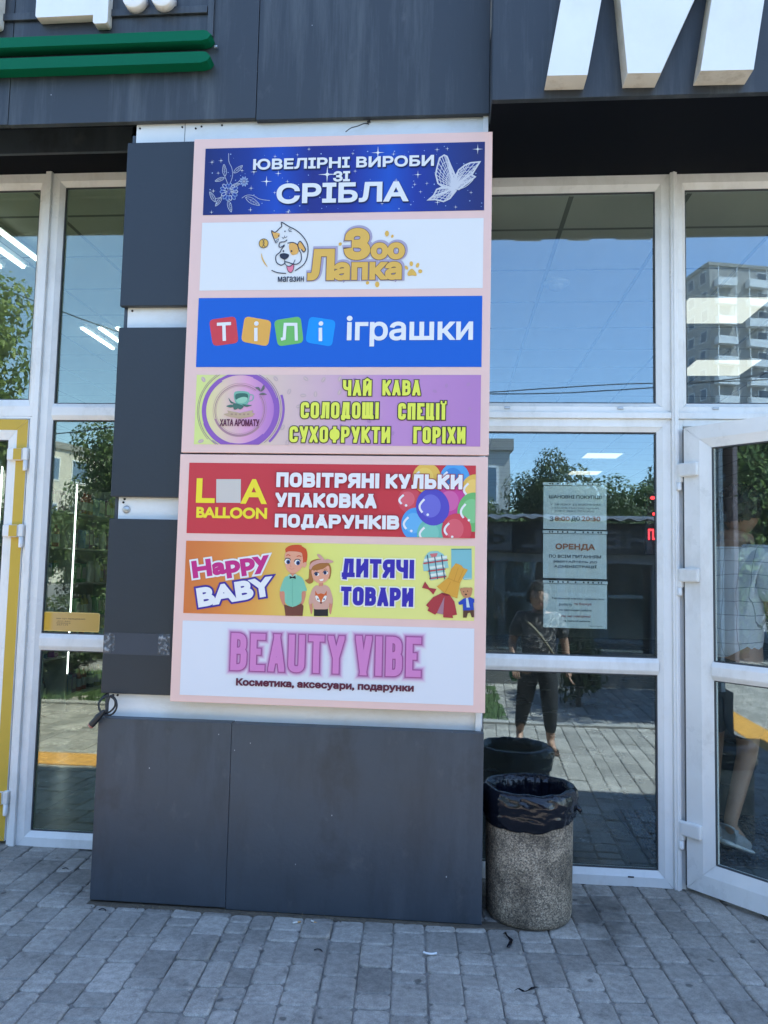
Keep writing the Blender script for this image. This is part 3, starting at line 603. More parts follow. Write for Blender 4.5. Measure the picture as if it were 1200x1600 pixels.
class Art:
    """flat print on a board: layers of ink 0.5 mm apart, each named piece one mesh."""
    def __init__(self, parent, rect, y0): self.p = parent; self.rect = rect; self.y0 = y0; self.d = {}; self.n = 0
    def get(self, name):
        if name not in self.d: self.d[name] = (MB(), [])
        return self.d[name]
    def _mi(self, ms, m):
        if m not in ms: ms.append(m)
        return ms.index(m)
    def y(self, layer): self.n += 1; return self.y0-0.0005*layer-0.00001*(self.n % 45)
    def clip(self, poly, rect=None):
        x0, x1, z0, z1 = rect or self.rect
        for ax, val, sg in ((0, x0, 1), (0, x1, -1), (1, z0, 1), (1, z1, -1)):
            out = []; n = len(poly)
            for i in range(n):
                a, b = poly[i-1], poly[i]; ia = (a[ax]-val)*sg >= 0; ib = (b[ax]-val)*sg >= 0
                if ia != ib:
                    t = (val-a[ax])/(b[ax]-a[ax]); out.append((a[0]+(b[0]-a[0])*t, a[1]+(b[1]-a[1])*t))
                if ib: out.append(tuple(b))
            poly = out
            if len(poly) < 3: return []
        return poly
    def poly(self, name, pts, m, layer=1):
        mb, ms = self.get(name); pts = self.clip([tuple(p) for p in pts])
        if len(pts) < 3: return
        ar = sum(pts[i-1][0]*pts[i][1]-pts[i][0]*pts[i-1][1] for i in range(len(pts)))
        if ar < 0: pts = pts[::-1]
        y = self.y(layer); mb.add([(a, y, b) for a, b in pts], [list(range(len(pts)))], self._mi(ms, m))
    def line(self, name, pts, w, m, layer=2, closed=False, r=0.0, cut=None):
        p = fillet([tuple(q) for q in pts], r, closed) if r else [Vector(q[:2]) for q in pts]
        mb, ms = self.get(name); y = self.y(layer); k = self._mi(ms, m)
        for q in stroke_quads(p, w, closed):
            q = self.clip([tuple(a) for a in q])
            if cut and len(q) >= 3: q = self.clip(q, cut)
            if len(q) >= 3: mb.add([(a, y, b) for a, b in q], [list(range(len(q)))], k)
    def curve(self, name, pts, w, m, layer=2, closed=False):     # smooth line through points
        P = [Vector(p) for p in pts]; out = []; n = len(P)
        rng = range(n if closed else n-1)
        for i in rng:
            p0 = P[i-1] if (i > 0 or closed) else P[0]; p1 = P[i]; p2 = P[(i+1) % n]; p3 = P[(i+2) % n] if (i+2 < n or closed) else P[-1]
            for k in range(6):
                t = k/6.0; out.append(0.5*((2*p1)+(p2-p0)*t+(2*p0-5*p1+4*p2-p3)*t*t+(3*p1-p0-3*p2+p3)*t**3))
        if not closed: out.append(P[-1])
        if w is None: self.poly(name, [tuple(q) for q in out], m, layer)
        else: self.line(name, [tuple(q) for q in out], w, m, layer, closed)
    def blob(self, name, pts, m, layer=1): self.curve(name, pts, None, m, layer, True)
    def ell(self, name, c, rx, rz, m, layer=1, rot=0.0, n=28, a0=0, a1=2*math.pi, w=None):
        ps = []
        for k in range(n+(w is not None and a1-a0 < 6.2)):
            a = a0+(a1-a0)*k/n; x, z = rx*math.cos(a), rz*math.sin(a); ps.append((c[0]+x*math.cos(rot)-z*math.sin(rot), c[1]+x*math.sin(rot)+z*math.cos(rot)))
        if w is None: self.poly(name, ps, m, layer)
        else: self.line(name, ps, w, m, layer, closed=(a1-a0 > 6.2))
    def text(self, name, s, tl, br, m, w, layer=3, outline=None, gap=None, sh=0):
        """block capitals; tl, br = corners of the cap-height box, w = stroke width (fraction of the height)."""
        x0, z1 = tl; x1, z0 = br; H = z1-z0; t = w*H; gap = (0.13*H) if gap is None else gap*H
        ws = [GL[c][0] for c in s]; fixed = sum(t for c in s if c != ' ')+gap*(len(s)-1); k = ((x1-x0)-fixed)/max(1e-6, sum(ws))
        x = x0; strokes = []
        for c, wd in zip(s, ws):
            inner = wd*k
            tails = any(q != 'c' and (q[1] < 0 or q[1] > 1) for pl in GL[c][1] for q in pl)
            cell = (x, x+inner+t, z0, z1)
            for pl in GL[c][1]:
                closed = pl[-1] == 'c'; pl = pl[:-1] if closed else pl
                pts = []
                for q in pl:
                    gx = x+t/2+q[0]*inner if wd > 0 else x+t/2
                    if c == 'Ї': gx = x+t/2+inner/2+(q[0]-.5)*(inner+t*1.1)
                    pts.append((gx, z0+t/2+q[1]*(H-t))+tuple(q[2:]))
                if not closed:
                    for e, nb in ((0, 1), (-1, -2)):
                        v = Vector(pts[e][:2])-Vector(pts[nb][:2]); q = Vector(pts[e][:2]); edge = abs(q.y-z0-t/2) < 1e-5 or abs(q.y-z1+t/2) < 1e-5
                        if abs(v.y) > abs(v.x)*0.5 and edge:
                            q = q+v.normalized()*(t/2 if abs(v.x) < 1e-6 else t); pts[e] = (q.x, q.y)
                        elif abs(v.x) > abs(v.y) and wd > .3 and (abs(q.x-x-t/2) < 1e-5 or abs(q.x-x-t/2-inner) < 1e-5):
                            q = q+v.normalized()*t*.5; pts[e] = (q.x, q.y)
                strokes.append((pts, closed, None if tails else cell))
            x += inner+(t if c != ' ' else 0)+gap
        def ink(nm, mm, ly, o):
            polys = []
            for pts, closed, cell in strokes:
                p2 = fillet(pts, t*1.15, closed)
                if o and not closed:
                    d0 = (p2[0]-p2[1]).normalized(); d1 = (p2[-1]-p2[-2]).normalized(); p2 = [p2[0]+d0*o]+p2[1:-1]+[p2[-1]+d1*o]
                for q in stroke_quads(p2, t+2*o, closed):
                    q = [tuple(a) for a in q]
                    if cell: q = self.clip(q, (cell[0]-o, cell[1]+o, cell[2]-o, cell[3]+o))
                    if len(q) >= 3: polys.append(q)
            mb, ms = self.get(nm); y = self.y(ly); v, f = union([], polys); mb.add([(p[0], y, p[1]) for p in v], f, self._mi(ms, mm))
        if outline: ink(name+'_outline', outline[0], layer-1, outline[1]*H)
        ink(name, m, layer, 0)
    def bf(self, name, s, tl, br, m, layer=3, bold=0.0, rot=0.0, shear=0.0, outline=None, center=None, smallcap=0):
        """rounded sans lettering scaled to the box tl, br."""
        lps, (a0, a1, b0, b1) = glyphs(s)
        x0, z1 = tl; x1, z0 = br; sx = (x1-x0)/(a1-a0); sz = (z1-z0)/(b1-b0); c = center or ((x0+x1)/2, (z0+z1)/2); cr_, sr_ = math.cos(rot), math.sin(rot)
        L_ = []
        for l in lps:
            q = []
            for v in l:
                x, z = (v[0]-a0)*sx+x0, (v[1]-b0)*sz+z0
                if rot: x, z = c[0]+(x-c[0])*cr_-(z-c[1])*sr_, c[1]+(x-c[0])*sr_+(z-c[1])*cr_
                q.append((x, z))
            L_.append(q)
        def put(nm, off, mm, ly, sh=(0, 0)):
            mb, ms = self.get(nm); y = self.y(ly); v, f = union(L_, fat(L_, off) if off > 0 else []); mb.add([(p[0]+sh[0], y, p[1]+sh[1]) for p in v], f, self._mi(ms, mm))
        if outline:
            for k, (oc, ow, *sft) in enumerate(outline): put(name+'_outline', bold+ow, oc, layer-1-k, sft[0] if sft else (0, 0))
        put(name, bold, m, layer)
    def build(self):
        for n, (mb, ms) in self.d.items():
            if mb.v:
                o = mb.build(n, ms, self.p)
                if n in ('star_print', 'bean_print'): o['kind'] = 'stuff'
_gc = {}
def glyphs(s):
    """outlines of a line of lettering: list of closed loops and their bounds"""
    if s in _gc: return _gc[s]
    c = bpy.data.curves.new('lettering', 'FONT'); c.body = s
    o = bpy.data.objects.new('lettering', c); COL.objects.link(o); bpy.context.view_layer.update()
    cu = o.to_curve(bpy.context.evaluated_depsgraph_get()); lp = []
    for sp in cu.splines:
        pts = []; bp = sp.bezier_points; n = len(bp)
        for i in range(n):
            a, b = bp[i], bp[(i+1) % n]; L_ = (a.co-b.co).length
            straight = abs((a.handle_right-a.co).cross(b.co-a.co).z) < 1e-5*max(L_, 1e-6) and abs((b.handle_left-b.co).cross(b.co-a.co).z) < 1e-5*max(L_, 1e-6)
            k = 1 if straight else 6
            q = geometry.interpolate_bezier(a.co, a.handle_right, b.handle_left, b.co, k+1)[:-1]
            for p in q:
                if not pts or (Vector((p.x, p.y))-pts[-1]).length > 1e-4: pts.append(Vector((p.x, p.y)))
        if len(pts) > 2 and (pts[0]-pts[-1]).length < 1e-4: pts.pop()
        if len(pts) > 2: lp.append([tuple(p) for p in pts])
    bpy.data.objects.remove(o); bpy.data.curves.remove(c)
    xs = [p[0] for l in lp for p in l]; ys = [p[1] for l in lp for p in l]
    _gc[s] = (lp, (min(xs), max(xs), min(ys), max(ys))); return _gc[s]
def union(loops_, polys):
    """triangles covering the loops (non-zero winding) and the simple polygons, without overlaps"""
    V = []; E = []
    for l in list(loops_)+list(polys):
        o = len(V); V += [Vector(p) for p in l]; E += [(o+i, o+(i+1) % len(l)) for i in range(len(l))]
    if not V: return [], []
    v2, _, f2, *_r = geometry.delaunay_2d_cdt(V, E, [], 0, 1e-7)
    if not f2: return [], []
    P = np.array([(p.x, p.y) for p in v2]); T = np.array([list(f) for f in f2 if len(f) == 3]); C = P[T].mean(axis=1); keep = np.zeros(len(T), bool)
    if loops_:
        w = np.zeros(len(T))
        for l in loops_:
            A_ = np.array(l); B_ = np.roll(A_, -1, axis=0)
            for (x0, y0), (x1, y1) in zip(A_, B_):
                s_ = (x1-x0)*(C[:, 1]-y0)-(C[:, 0]-x0)*(y1-y0)
                w += ((y0 <= C[:, 1]) & (y1 > C[:, 1]) & (s_ > 0)).astype(float)-((y0 > C[:, 1]) & (y1 <= C[:, 1]) & (s_ < 0)).astype(float)
        keep |= w != 0
    for q in polys:
        ins = np.zeros(len(T), bool); n = len(q)
        for i in range(n):
            (x0, y0), (x1, y1) = q[i-1], q[i]
            if (y0 > y1) != (y1 > y0) or y0 != y1:
                cr_ = ((y0 > C[:, 1]) != (y1 > C[:, 1])); xx = (x1-x0)*(C[:, 1]-y0)/((y1-y0) if y1 != y0 else 1e-12)+x0; ins ^= cr_ & (C[:, 0] < xx)
        keep |= ins
    out = []
    for t in T[keep]:
        a, b, c = P[t[0]], P[t[1]], P[t[2]]
        out.append(list(map(int, t)) if (b[0]-a[0])*(c[1]-a[1])-(c[0]-a[0])*(b[1]-a[1]) > 0 else [int(t[0]), int(t[2]), int(t[1])])
    return [tuple(map(float, p)) for p in P], out
def fat(loops_, off):
    """the outlines stroked 2*off wide, as polygons"""
    qs = []
    for l in loops_:
        Q = []
        for q in [Vector(p) for p in l]:
            if not Q or (q-Q[-1]).length > off*.3: Q.append(q)
        if len(Q) > 2 and (Q[0]-Q[-1]).length < off*.3: Q.pop()
        if len(Q) > 2: qs += [[tuple(a) for a in q4] for q4 in stroke_quads(Q, 2*off, True)]
    return qs

# ================================================================== SIGN BOARDS
def board(name, label, x0, x1, z0, z1):
    o = empty(name, (0, 0, 0)); tag(o, label, 'sign board')
    mb = MB(); mb.box(x0, x1, SIGN_Y, SIGN_Y+0.026, z0, z1, 0.002); mb.build('backing_board', M['pink'], o)
    mb = MB()
    for x in (x0+.15, x1-.15):
        for z in (z0+.12, z1-.12): mb.box(x-.02, x+.02, SIGN_Y+.0265, -.4405, z-.02, z+.02)
    mb.build('bracket', M['steel'], o); return o
bt = board('sign_board', 'upper pink sign board with four shop banners on the pillar', -1.158, 0.161, 1.9125, 3.321)
bb = board('sign_board', 'lower pink sign board with three shop banners just under the other board', -1.161, 0.158, 0.853, 1.905)
def banner(parent, m, label, tl, tr, br, bl):
    a, b, c, d = S(*tl), S(*tr), S(*br), S(*bl); x0 = (a[0]+d[0])/2; x1 = (b[0]+c[0])/2; z1 = (a[1]+b[1])/2; z0 = (c[1]+d[1])/2
    mb = MB(); mb.box(x0, x1, SIGN_Y-0.0012, SIGN_Y-0.0003, z0, z1); o = mb.build('banner', m, parent); o['label'] = label
    return o, Art(o, (x0, x1, z0, z1), SIGN_Y-0.0013)
WHT = pm(222, 232, 250)
PPM = 1.32/484                                    # metres per photograph pixel on the boards

# ---- 1 silver jewellery
o, A = banner(bt, ramp_mat('night_blue_print', [(0, (18, 38, 115)), (.16, (20, 50, 150)), (.27, (22, 75, 200)), (.40, (30, 42, 140)), (.55, (28, 48, 160)), (.68, (24, 82, 205)), (.78, (26, 52, 165)), (.9, (28, 52, 140)), (1, (30, 42, 118))], -1.10, 0.10), 'dark blue banner with white letters, flower and butterfly', (321.3, 232.9), (757.9, 221.3), (756.3, 328.3), (317, 336.7))
z = zoomer(290, 190, 2.4); SH = pm(20, 30, 85)
for s, tl, br, bd in (('ЮВЕЛІРНІ ВИРОБИ', z(257, 144), z(929, 165.5), .0026), ('ЗІ', z(557, 190), z(614, 223.5), .0028), ('СРІБЛА', z(347, 238), z(830, 297), .0048)):
    A.bf('lettering', s, tl, br, WHT, 5, bd, outline=[(SH, .0015, (.003, -.004))])
SILV = pm(178, 192, 225); SIL2 = pm(120, 150, 215)
z1_ = zoomer(310, 215, 5); z2_ = zoomer(540, 215, 5); lw = .0022
rs = random.Random(11)
for k in range(14):                               # flower head
    a = k*2*math.pi/14; r1 = 48+rs.uniform(-6, 10); c = z1_(240+math.cos(a)*r1, 425+math.sin(a)*r1)
    A.ell('flower_print', c, .0135, .0085, SIL2 if k % 3 else SILV, 2, rot=-a, n=9); A.ell('flower_print', c, .0095, .005, pm(28, 60, 160), 3, rot=-a, n=8)
for k in range(22):
    a = rs.uniform(0, 6.28); r1 = rs.uniform(12, 62); A.line('flower_print', [z1_(240+math.cos(a)*12, 425+math.sin(a)*12), z1_(240+math.cos(a+.2)*r1, 425+math.sin(a+.2)*r1)], .0016, SILV, 4)
A.ell('flower_print', z1_(238, 428), .010, .010, pm(60, 80, 170), 4, n=12)
for k in range(10):
    a = k*.628; A.ell('flower_print', z1_(358+math.cos(a)*24, 345+math.sin(a)*28), .007, .0045, SIL2, 2, rot=-a, n=8)
    A.line('flower_print', [z1_(358, 345), z1_(358+math.cos(a)*38, 345+math.sin(a)*42)], .0012, SILV, 3)
for (cx, cy, L_, ang) in ((205, 258, 46, 95), (312, 250, 44, 40), (168, 330, 38, 200), (112, 465, 44, 120), (158, 505, 40, 235), (246, 540, 46, 285), (425, 500, 62, 330), (290, 375, 36, 20)):
    a = math.radians(ang); ca, sa = math.cos(a), -math.sin(a); W_ = L_*.36
    lf = [z1_(cx+ca*t*L_-sa*q*W_, cy+sa*t*L_+ca*q*W_) for t, q in ((-1, 0), (-.5, .8), (.2, .85), (1, 0), (.2, -.85), (-.5, -.8))]
    A.curve('flower_print', lf, .0022, SILV, 3, True); A.line('flower_print', [lf[0], lf[3]], .0013, SILV, 3)
    for q in (-.4, 0, .4): A.line('flower_print', [z1_(cx+ca*q*L_, cy+sa*q*L_), z1_(cx+ca*(q+.35)*L_-sa*.6*W_, cy+sa*(q+.35)*L_+ca*.6*W_)], .001, SILV, 3); A.line('flower_print', [z1_(cx+ca*q*L_, cy+sa*q*L_), z1_(cx+ca*(q+.35)*L_+sa*.6*W_, cy+sa*(q+.35)*L_-ca*.6*W_)], .001, SILV, 3)
for c in ([(238, 125), (240, 190), (262, 240), (268, 300), (248, 365)], [(340, 475), (380, 452), (430, 455), (480, 482), (560, 494)], [(205, 300), (225, 350), (240, 400)], [(200, 445), (170, 470), (130, 480)], [(330, 330), (300, 360), (265, 380)]): A.curve('flower_print', [z1_(*p) for p in c], .0022, SILV, 2)
BW = pm(200, 210, 235); BD = pm(40, 66, 160)
wings = [[(770, 140), (735, 162), (715, 235), (704, 290), (722, 360), (760, 388), (835, 405), (856, 300), (818, 215), (792, 150)], [(760, 388), (712, 408), (688, 455), (645, 490), (700, 486), (765, 502), (815, 478), (862, 418), (835, 402)], [(856, 310), (885, 255), (930, 220), (975, 200), (1048, 193), (1005, 262), (985, 295), (1012, 310), (960, 352), (885, 408), (850, 400)]]
for w_ in wings:
    A.poly('butterfly_print', [z2_(*p) for p in w_], pm(40, 60, 150), 2); A.line('butterfly_print', [z2_(*p) for p in w_], .0065, BW, 4, True)
for k, w_ in enumerate(wings):
    root = (848, 395) if k < 2 else (856, 380)
    n = len(w_)
    for i in range(n):
        for t in (0, .5):
            a, b = w_[i], w_[(i+1) % n]; p = (a[0]+(b[0]-a[0])*t, a[1]+(b[1]-a[1])*t)
            A.line('butterfly_print', [z2_(*root), z2_(*p)], .0028, BW, 3)
    for f_ in (.45, .62, .8): A.line('butterfly_print', [z2_(root[0]+(p[0]-root[0])*f_, root[1]+(p[1]-root[1])*f_) for p in w_], .0026, BW, 3, True)
A.blob('butterfly_print', [z2_(*p) for p in ((832, 300), (846, 335), (856, 390), (846, 430), (828, 445), (824, 410), (832, 360))], BW, 4)
A.blob('butterfly_print', [z2_(*p) for p in ((862, 385), (880, 352), (915, 325), (905, 352), (878, 395))], BW, 4)
A.curve('butterfly_print', [z2_(*p) for p in ((865, 410), (930, 390), (985, 345), (1005, 310))], .003, BW, 4)
for k in range(95):
    x = rs.uniform(A.rect[0]+.01, A.rect[1]-.01); zz = rs.uniform(A.rect[2]+.01, A.rect[3]-.01); r = rs.choice((.0012, .0016, .0022, .003))
    A.ell('star_print', (x, zz), r, r, pm(150, 180, 240), 2, n=7)
def star(x, zz, r, m=WHT):
    for a in (0, math.pi/2): c, s = math.cos(a), math.sin(a); A.poly('star_print', [(x-c*r, zz-s*r), (x+s*r*.08, zz-c*r*.08), (x+c*r, zz+s*r), (x-s*r*.08, zz+c*r*.08)], m, 3)
    A.ell('star_print', (x, zz), r*.2, r*.2, m, 3, n=10)
for p, r in (((1007, 290), .040), ((533, 345), .026), ((435, 270), .016), ((625, 283), .016), ((178, 183), .012), ((108, 195), .012), ((118, 420), .012), ((413, 398), .013), ((408, 567), .012), ((703, 583), .014), ((598, 432), .010), ((600, 150), .010), ((865, 93), .010), ((775, 137), .009), ((697, 345), .010), ((156, 280), .010), ((104, 585), .010), ((342, 260), .011)): star(*z1_(*p), r)
for p, r in (((253, 120), .030), ((565, 292), .018), ((1032, 93), .024), ((718, 508), .014), ((715, 97), .012), ((795, 90), .010), ((375, 132), .011), ((462, 150), .010), ((395, 336), .010), ((75, 265), .010), ((58, 127), .009), ((540, 368), .010), ((635, 360), .009), ((586, 426), .009), ((980, 432), .009), ((860, 545), .010), ((285, 517), .010)): star(*z2_(*p), r)
A.build()

# ---- 2 pet shop
o, A = banner(bt, WHT, 'white banner with gold lettering and a cat and dog drawing', (315.8, 348.3), (755.4, 340.8), (754.6, 450.4), (312, 454.2))
z = zoomer(390, 335, 4.2857); GOLD = pm(222, 184, 92); INK = pm(38, 45, 72); LAV = pm(168, 165, 205); BRN = pm(92, 70, 60); ORG = pm(225, 178, 100)
for s, tl, br, bd in (('З', z(655, 112), z(790, 290), .0115), ('оо', z(824, 203), z(1028, 292), .0075), ('Л', z(408, 250), z(552, 428), .010), ('апка', z(574, 333), z(1008, 430), .0068)):
    A.bf('lettering', s, tl, br, GOLD, 6, bd, outline=[(BRN, .0022), (LAV, .0085, (.0035, .004))])
A.bf('small_lettering', 'магазин', z(192, 420), z(363, 452), INK, 5, .0006)
L1 = .0040
A.curve('pet_print', [z(*p) for p in ((178, 195), (160, 155), (148, 112), (172, 122), (205, 92), (216, 82), (216, 55), (262, 82), (315, 110), (362, 155), (390, 210), (388, 280), (365, 335), (305, 380))], L1, INK, 4)
A.curve('pet_print', [z(*p) for p in ((148, 376), (190, 392), (245, 397))], L1, INK, 4)
A.poly('pet_print', [z(*p) for p in ((150, 115), (175, 122), (204, 130), (200, 150), (178, 165), (165, 160))], ORG, 3)
for c in ((196, 146), (238, 116)): A.ell('pet_print', z(*c), .0028, .0035, INK, 5, n=10)
for c in ([(218, 155), (228, 163), (234, 152), (236, 145)], [(234, 152), (244, 158), (252, 148)], [(258, 108), (272, 92)], [(262, 112), (282, 104)], [(264, 118), (284, 116)], [(178, 195), (192, 180), (196, 165)], [(178, 180), (192, 165)]): A.curve('pet_print', [z(*p) for p in c], .0022, INK, 5)
A.blob('pet_print', [z(*p) for p in ((268, 200), (305, 195), (328, 225), (322, 262), (285, 272), (268, 240))], ORG, 3)
A.blob('pet_print', [z(*p) for p in ((322, 215), (345, 185), (372, 222), (370, 250), (350, 238))], ORG, 3)
A.curve('pet_print', [z(*p) for p in ((252, 172), (235, 185), (205, 190), (198, 215), (210, 222), (235, 205))], L1, INK, 4)
A.curve('pet_print', [z(*p) for p in ((255, 195), (290, 190), (320, 205), (332, 240), (345, 265), (345, 310), (318, 335), (285, 332), (265, 325), (238, 318))], L1, INK, 4)
A.curve('pet_print', [z(*p) for p in ((235, 210), (215, 235), (205, 255), (178, 280), (180, 320), (210, 342), (235, 330), (236, 315))], L1, INK, 4)
A.curve('pet_print', [z(*p) for p in ((320, 210), (338, 182), (362, 210), (375, 238), (362, 254), (348, 236))], L1, INK, 4)
A.blob('pet_print', [z(*p) for p in ((205, 270), (230, 262), (262, 270), (262, 288), (236, 304), (208, 292))], INK, 5)
for c in ((228, 248), (282, 248)): A.ell('pet_print', z(*c), .0036, .0045, INK, 5, n=12)
A.curve('pet_print', [z(*p) for p in ((236, 300), (238, 332), (262, 350), (290, 335), (306, 305))], .003, INK, 4)
A.blob('pet_print', [z(*p) for p in ((250, 348), (272, 350), (296, 335), (294, 370), (278, 392), (258, 380))], pm(225, 130, 165), 3)
A.curve('pet_print', [z(*p) for p in ((250, 348), (272, 350), (296, 335), (294, 370), (278, 392), (258, 380))], .0025, INK, 4, True)
A.ell('pet_print', z(95, 196), .0205, .0205, GOLD, 3); A.ell('pet_print', z(95, 196), .0205, .0205, INK, 4, w=.0024)
for s_ in (-1, 1): A.curve('pet_print', [z(95+s_*8, 168), z(95-s_*4, 196), z(95+s_*12, 222)], .002, INK, 4)
A.blob('pet_print', [z(*p) for p in ((80, 262), (92, 300), (122, 355), (95, 325), (80, 290))], GOLD, 3)
for cx, cy, rx, ry, a in ((920, 130, 14, 20, 0), (956, 148, 9, 11, -20), (607, 200, 11, 12, -30), (790, 460, 11, 12, -25), (855, 470, 15, 20, 0), (1050, 358, 10, 16, 35), (1083, 332, 12, 17, 8), (1125, 342, 11, 17, -18), (1143, 382, 14, 13, -35)):
    A.ell('paw_print', z(cx, cy), rx*PPM/4.2857, ry*PPM/4.2857, GOLD, 3, math.radians(a))
A.blob('paw_print', [z(*p) for p in ((1085, 365), (1112, 388), (1118, 412), (1090, 410), (1062, 412), (1058, 392))], GOLD, 3)
A.build()

# ---- 3 toys
o, A = banner(bt, pm(10, 96, 218), 'bright blue banner with four coloured letter tiles', (309, 465.8), (754, 462.5), (752, 573.8), (308, 573.3))
z = zoomer(280, 450, 2.4)
for c, q in ((pm(205, 66, 82), ((112, 120), (212, 106), (223, 206), (127, 219))), (pm(225, 175, 85), ((246, 106), (347, 123), (334, 220), (232, 201))), (pm(110, 190, 110), ((355, 122), (456, 106), (467, 206), (370, 220))), (pm(0, 150, 255), ((488, 107), (588, 122), (573, 221), (473, 204)))):
    A.poly('tile_print', [tuple(p) for p in fillet([(*z(*p), 1) for p in q], .022, True)], c, 1)
WH2 = pm(228, 236, 252)
A.line('lettering', [z(142, 137), z(195, 134)], .014, WH2, 3); A.line('lettering', [z(168, 135), z(170, 199)], .015, WH2, 3)
for cx, a in ((288, .0), (530, .0)): A.line('lettering', [z(cx, 150), z(cx, 200)], .015, WH2, 3); A.ell('lettering', z(cx+2, 134), .010, .010, WH2, 3)
A.line('lettering', [z(382, 193), z(394, 190), z(398, 137), z(438, 137), z(440, 198)], .0135, WH2, 3)
A.bf('lettering', 'іграшки', z(632, 108), z(1098, 216), WH2, 3, .0035)
A.build()

# ---- 4 tea and coffee
o, A = banner(bt, ramp_mat('lime_to_lilac_print', [(0, (212, 232, 150)), (.14, (218, 215, 175)), (.3, (215, 196, 200)), (.5, (205, 175, 208)), (.7, (190, 145, 212)), (1, (178, 132, 205))], -1.10, 0.10), 'lime to lilac banner with yellow lettering and a tea cup badge', (306.5, 585.4), (752, 586.3), (750, 698), (304.3, 694))
z = zoomer(295, 575, 5); PUR = pm(140, 95, 195); U = PPM/5; c0 = z(398, 328); GRY = pm(150, 130, 150)
A.ell('badge_print', c0, 285*U, 285*U, ramp_mat('badge_print_ink', [(0, (222, 225, 160)), (.25, (222, 205, 190)), (.6, (218, 165, 215)), (1, (178, 125, 212))], c0[0]-285*U, c0[0]+285*U), 1, n=56)
for a0, a1, r, w in ((.2, 1.2, 292, .020), (1.15, 2.2, 290, .012), (2.15, 3.6, 288, .019), (3.5, 4.6, 290, .022), (4.5, 5.5, 292, .026), (5.4, 6.6, 296, .022)): A.ell('badge_print', c0, r*U, r*U, PUR, 2, n=22, a0=a0, a1=a1, w=w)
for a0, a1, r, w in ((2.0, 4.2, 330, .0025), (1.9, 3.9, 342, .0018), (-1.1, 1.2, 318, .003), (-.9, .9, 332, .002), (-.8, .35, 352, .010), (4.0, 5.2, 322, .003)): A.ell('badge_print', c0, r*U, r*U, PUR if w > .0028 else GRY, 2, n=30, a0=a0, a1=a1, w=w)
for r, w, cc in ((200, .0030, pm(165, 130, 150)), (190, .0016, pm(185, 150, 165)), (214, .0016, pm(185, 150, 165))): A.ell('badge_print', c0, r*U, r*U, cc, 2, n=48, a0=.9, a1=6.9, w=w)
A.ell('badge_print', c0, 205*U, 205*U, pm(170, 135, 160), 2, n=40, a0=3.5, a1=5.6, w=.009)
TEA = pm(120, 185, 175); TED = pm(60, 110, 105); LEA = pm(70, 115, 110)
A.blob('cup_print', [z(*p) for p in ((358, 192), (420, 182), (472, 195), (474, 245), (455, 285), (400, 292), (362, 262))], TEA, 3)
A.blob('cup_print', [z(*p) for p in ((368, 208), (420, 198), (462, 208), (458, 250), (420, 240), (372, 250))], TED, 4)
A.blob('cup_print', [z(*p) for p in ((372, 250), (420, 228), (460, 236), (440, 270), (390, 275))], pm(150, 205, 190), 4)
A.curve('cup_print', [z(*p) for p in ((470, 210), (502, 215), (500, 250), (466, 262))], .004, TEA, 3)
for q in ([(312, 235), (335, 262), (360, 275), (330, 275)], [(295, 300), (330, 288), (365, 298), (330, 310)], [(350, 280), (395, 285), (385, 318), (355, 325)], [(390, 285), (430, 300), (405, 325), (380, 310)], [(420, 285), (470, 290), (495, 292), (450, 305)]): A.blob('cup_print', [z(*p) for p in q], LEA, 5)
for q in ([(520, 155), (550, 152), (562, 185), (540, 170)], [(565, 185), (575, 150), (590, 135), (592, 165)], [(550, 208), (580, 195), (612, 208), (580, 212)]): A.blob('cup_print', [z(*p) for p in q], pm(105, 110, 115), 5)
RIB = pm(190, 170, 150)
A.poly('cup_print', [z(*p) for p in ((272, 362), (310, 352), (302, 332), (400, 352), (505, 330), (495, 350), (522, 360), (500, 370), (508, 378), (400, 398), (300, 378), (292, 372))], RIB, 4)
for k in range(5): A.line('cup_print', [z(330+k*32, 362), z(346+k*32, 364)], .007, pm(165, 140, 130), 5)
A.bf('badge_lettering', 'ХАТА АРОМАТУ', z(247, 402), z(550, 455), pm(95, 35, 75), 5, .0011)
for (cx, cy, a) in ((915, 85, -40), (1052, 92, 60), (1180, 85, 70), (785, 185, 70), (990, 205, 90), (1178, 190, 70), (860, 300, 20), (680, 85, -50), (115, 90, -60), (770, 585, 80), (95, 572, 20), (735, 465, 60), (895, 215, 0)):
    A.ell('bean_print', z(cx, cy), 24*U, 15*U, pm(196, 178, 190), 1, math.radians(a), 14); A.ell('bean_print', z(cx, cy), 20*U, 3*U, pm(215, 196, 203), 2, math.radians(a), 10)
for k in range(26): x, zz = rs.uniform(-.55, .10), rs.uniform(A.rect[2]+.02, A.rect[3]-.02); A.ell('bean_print', (x, zz), .010, .0065, pm(176, 138, 198), 1, rs.uniform(0, 3), 12)
z = zoomer(280, 450, 2.4); YL_ = pm(225, 238, 95); OL = (pm(58, 52, 35), .055)
for s, tl, br in (('ЧАЙ', z(615, 346), z(721, 405)), ('КАВА', z(763, 346), z(905, 404)), ('СОЛОДОЩІ', z(457, 428), z(748, 491)), ('СПЕЦІЇ', z(822, 432), z(999, 495)), ('СУХОФРУКТИ', z(415, 519), z(791, 582)), ('ГОРІХИ', z(879, 521), z(1073, 584))):
    A.text('lettering', s, tl, br, YL_, .205, 5, OL, .10)
A.build()

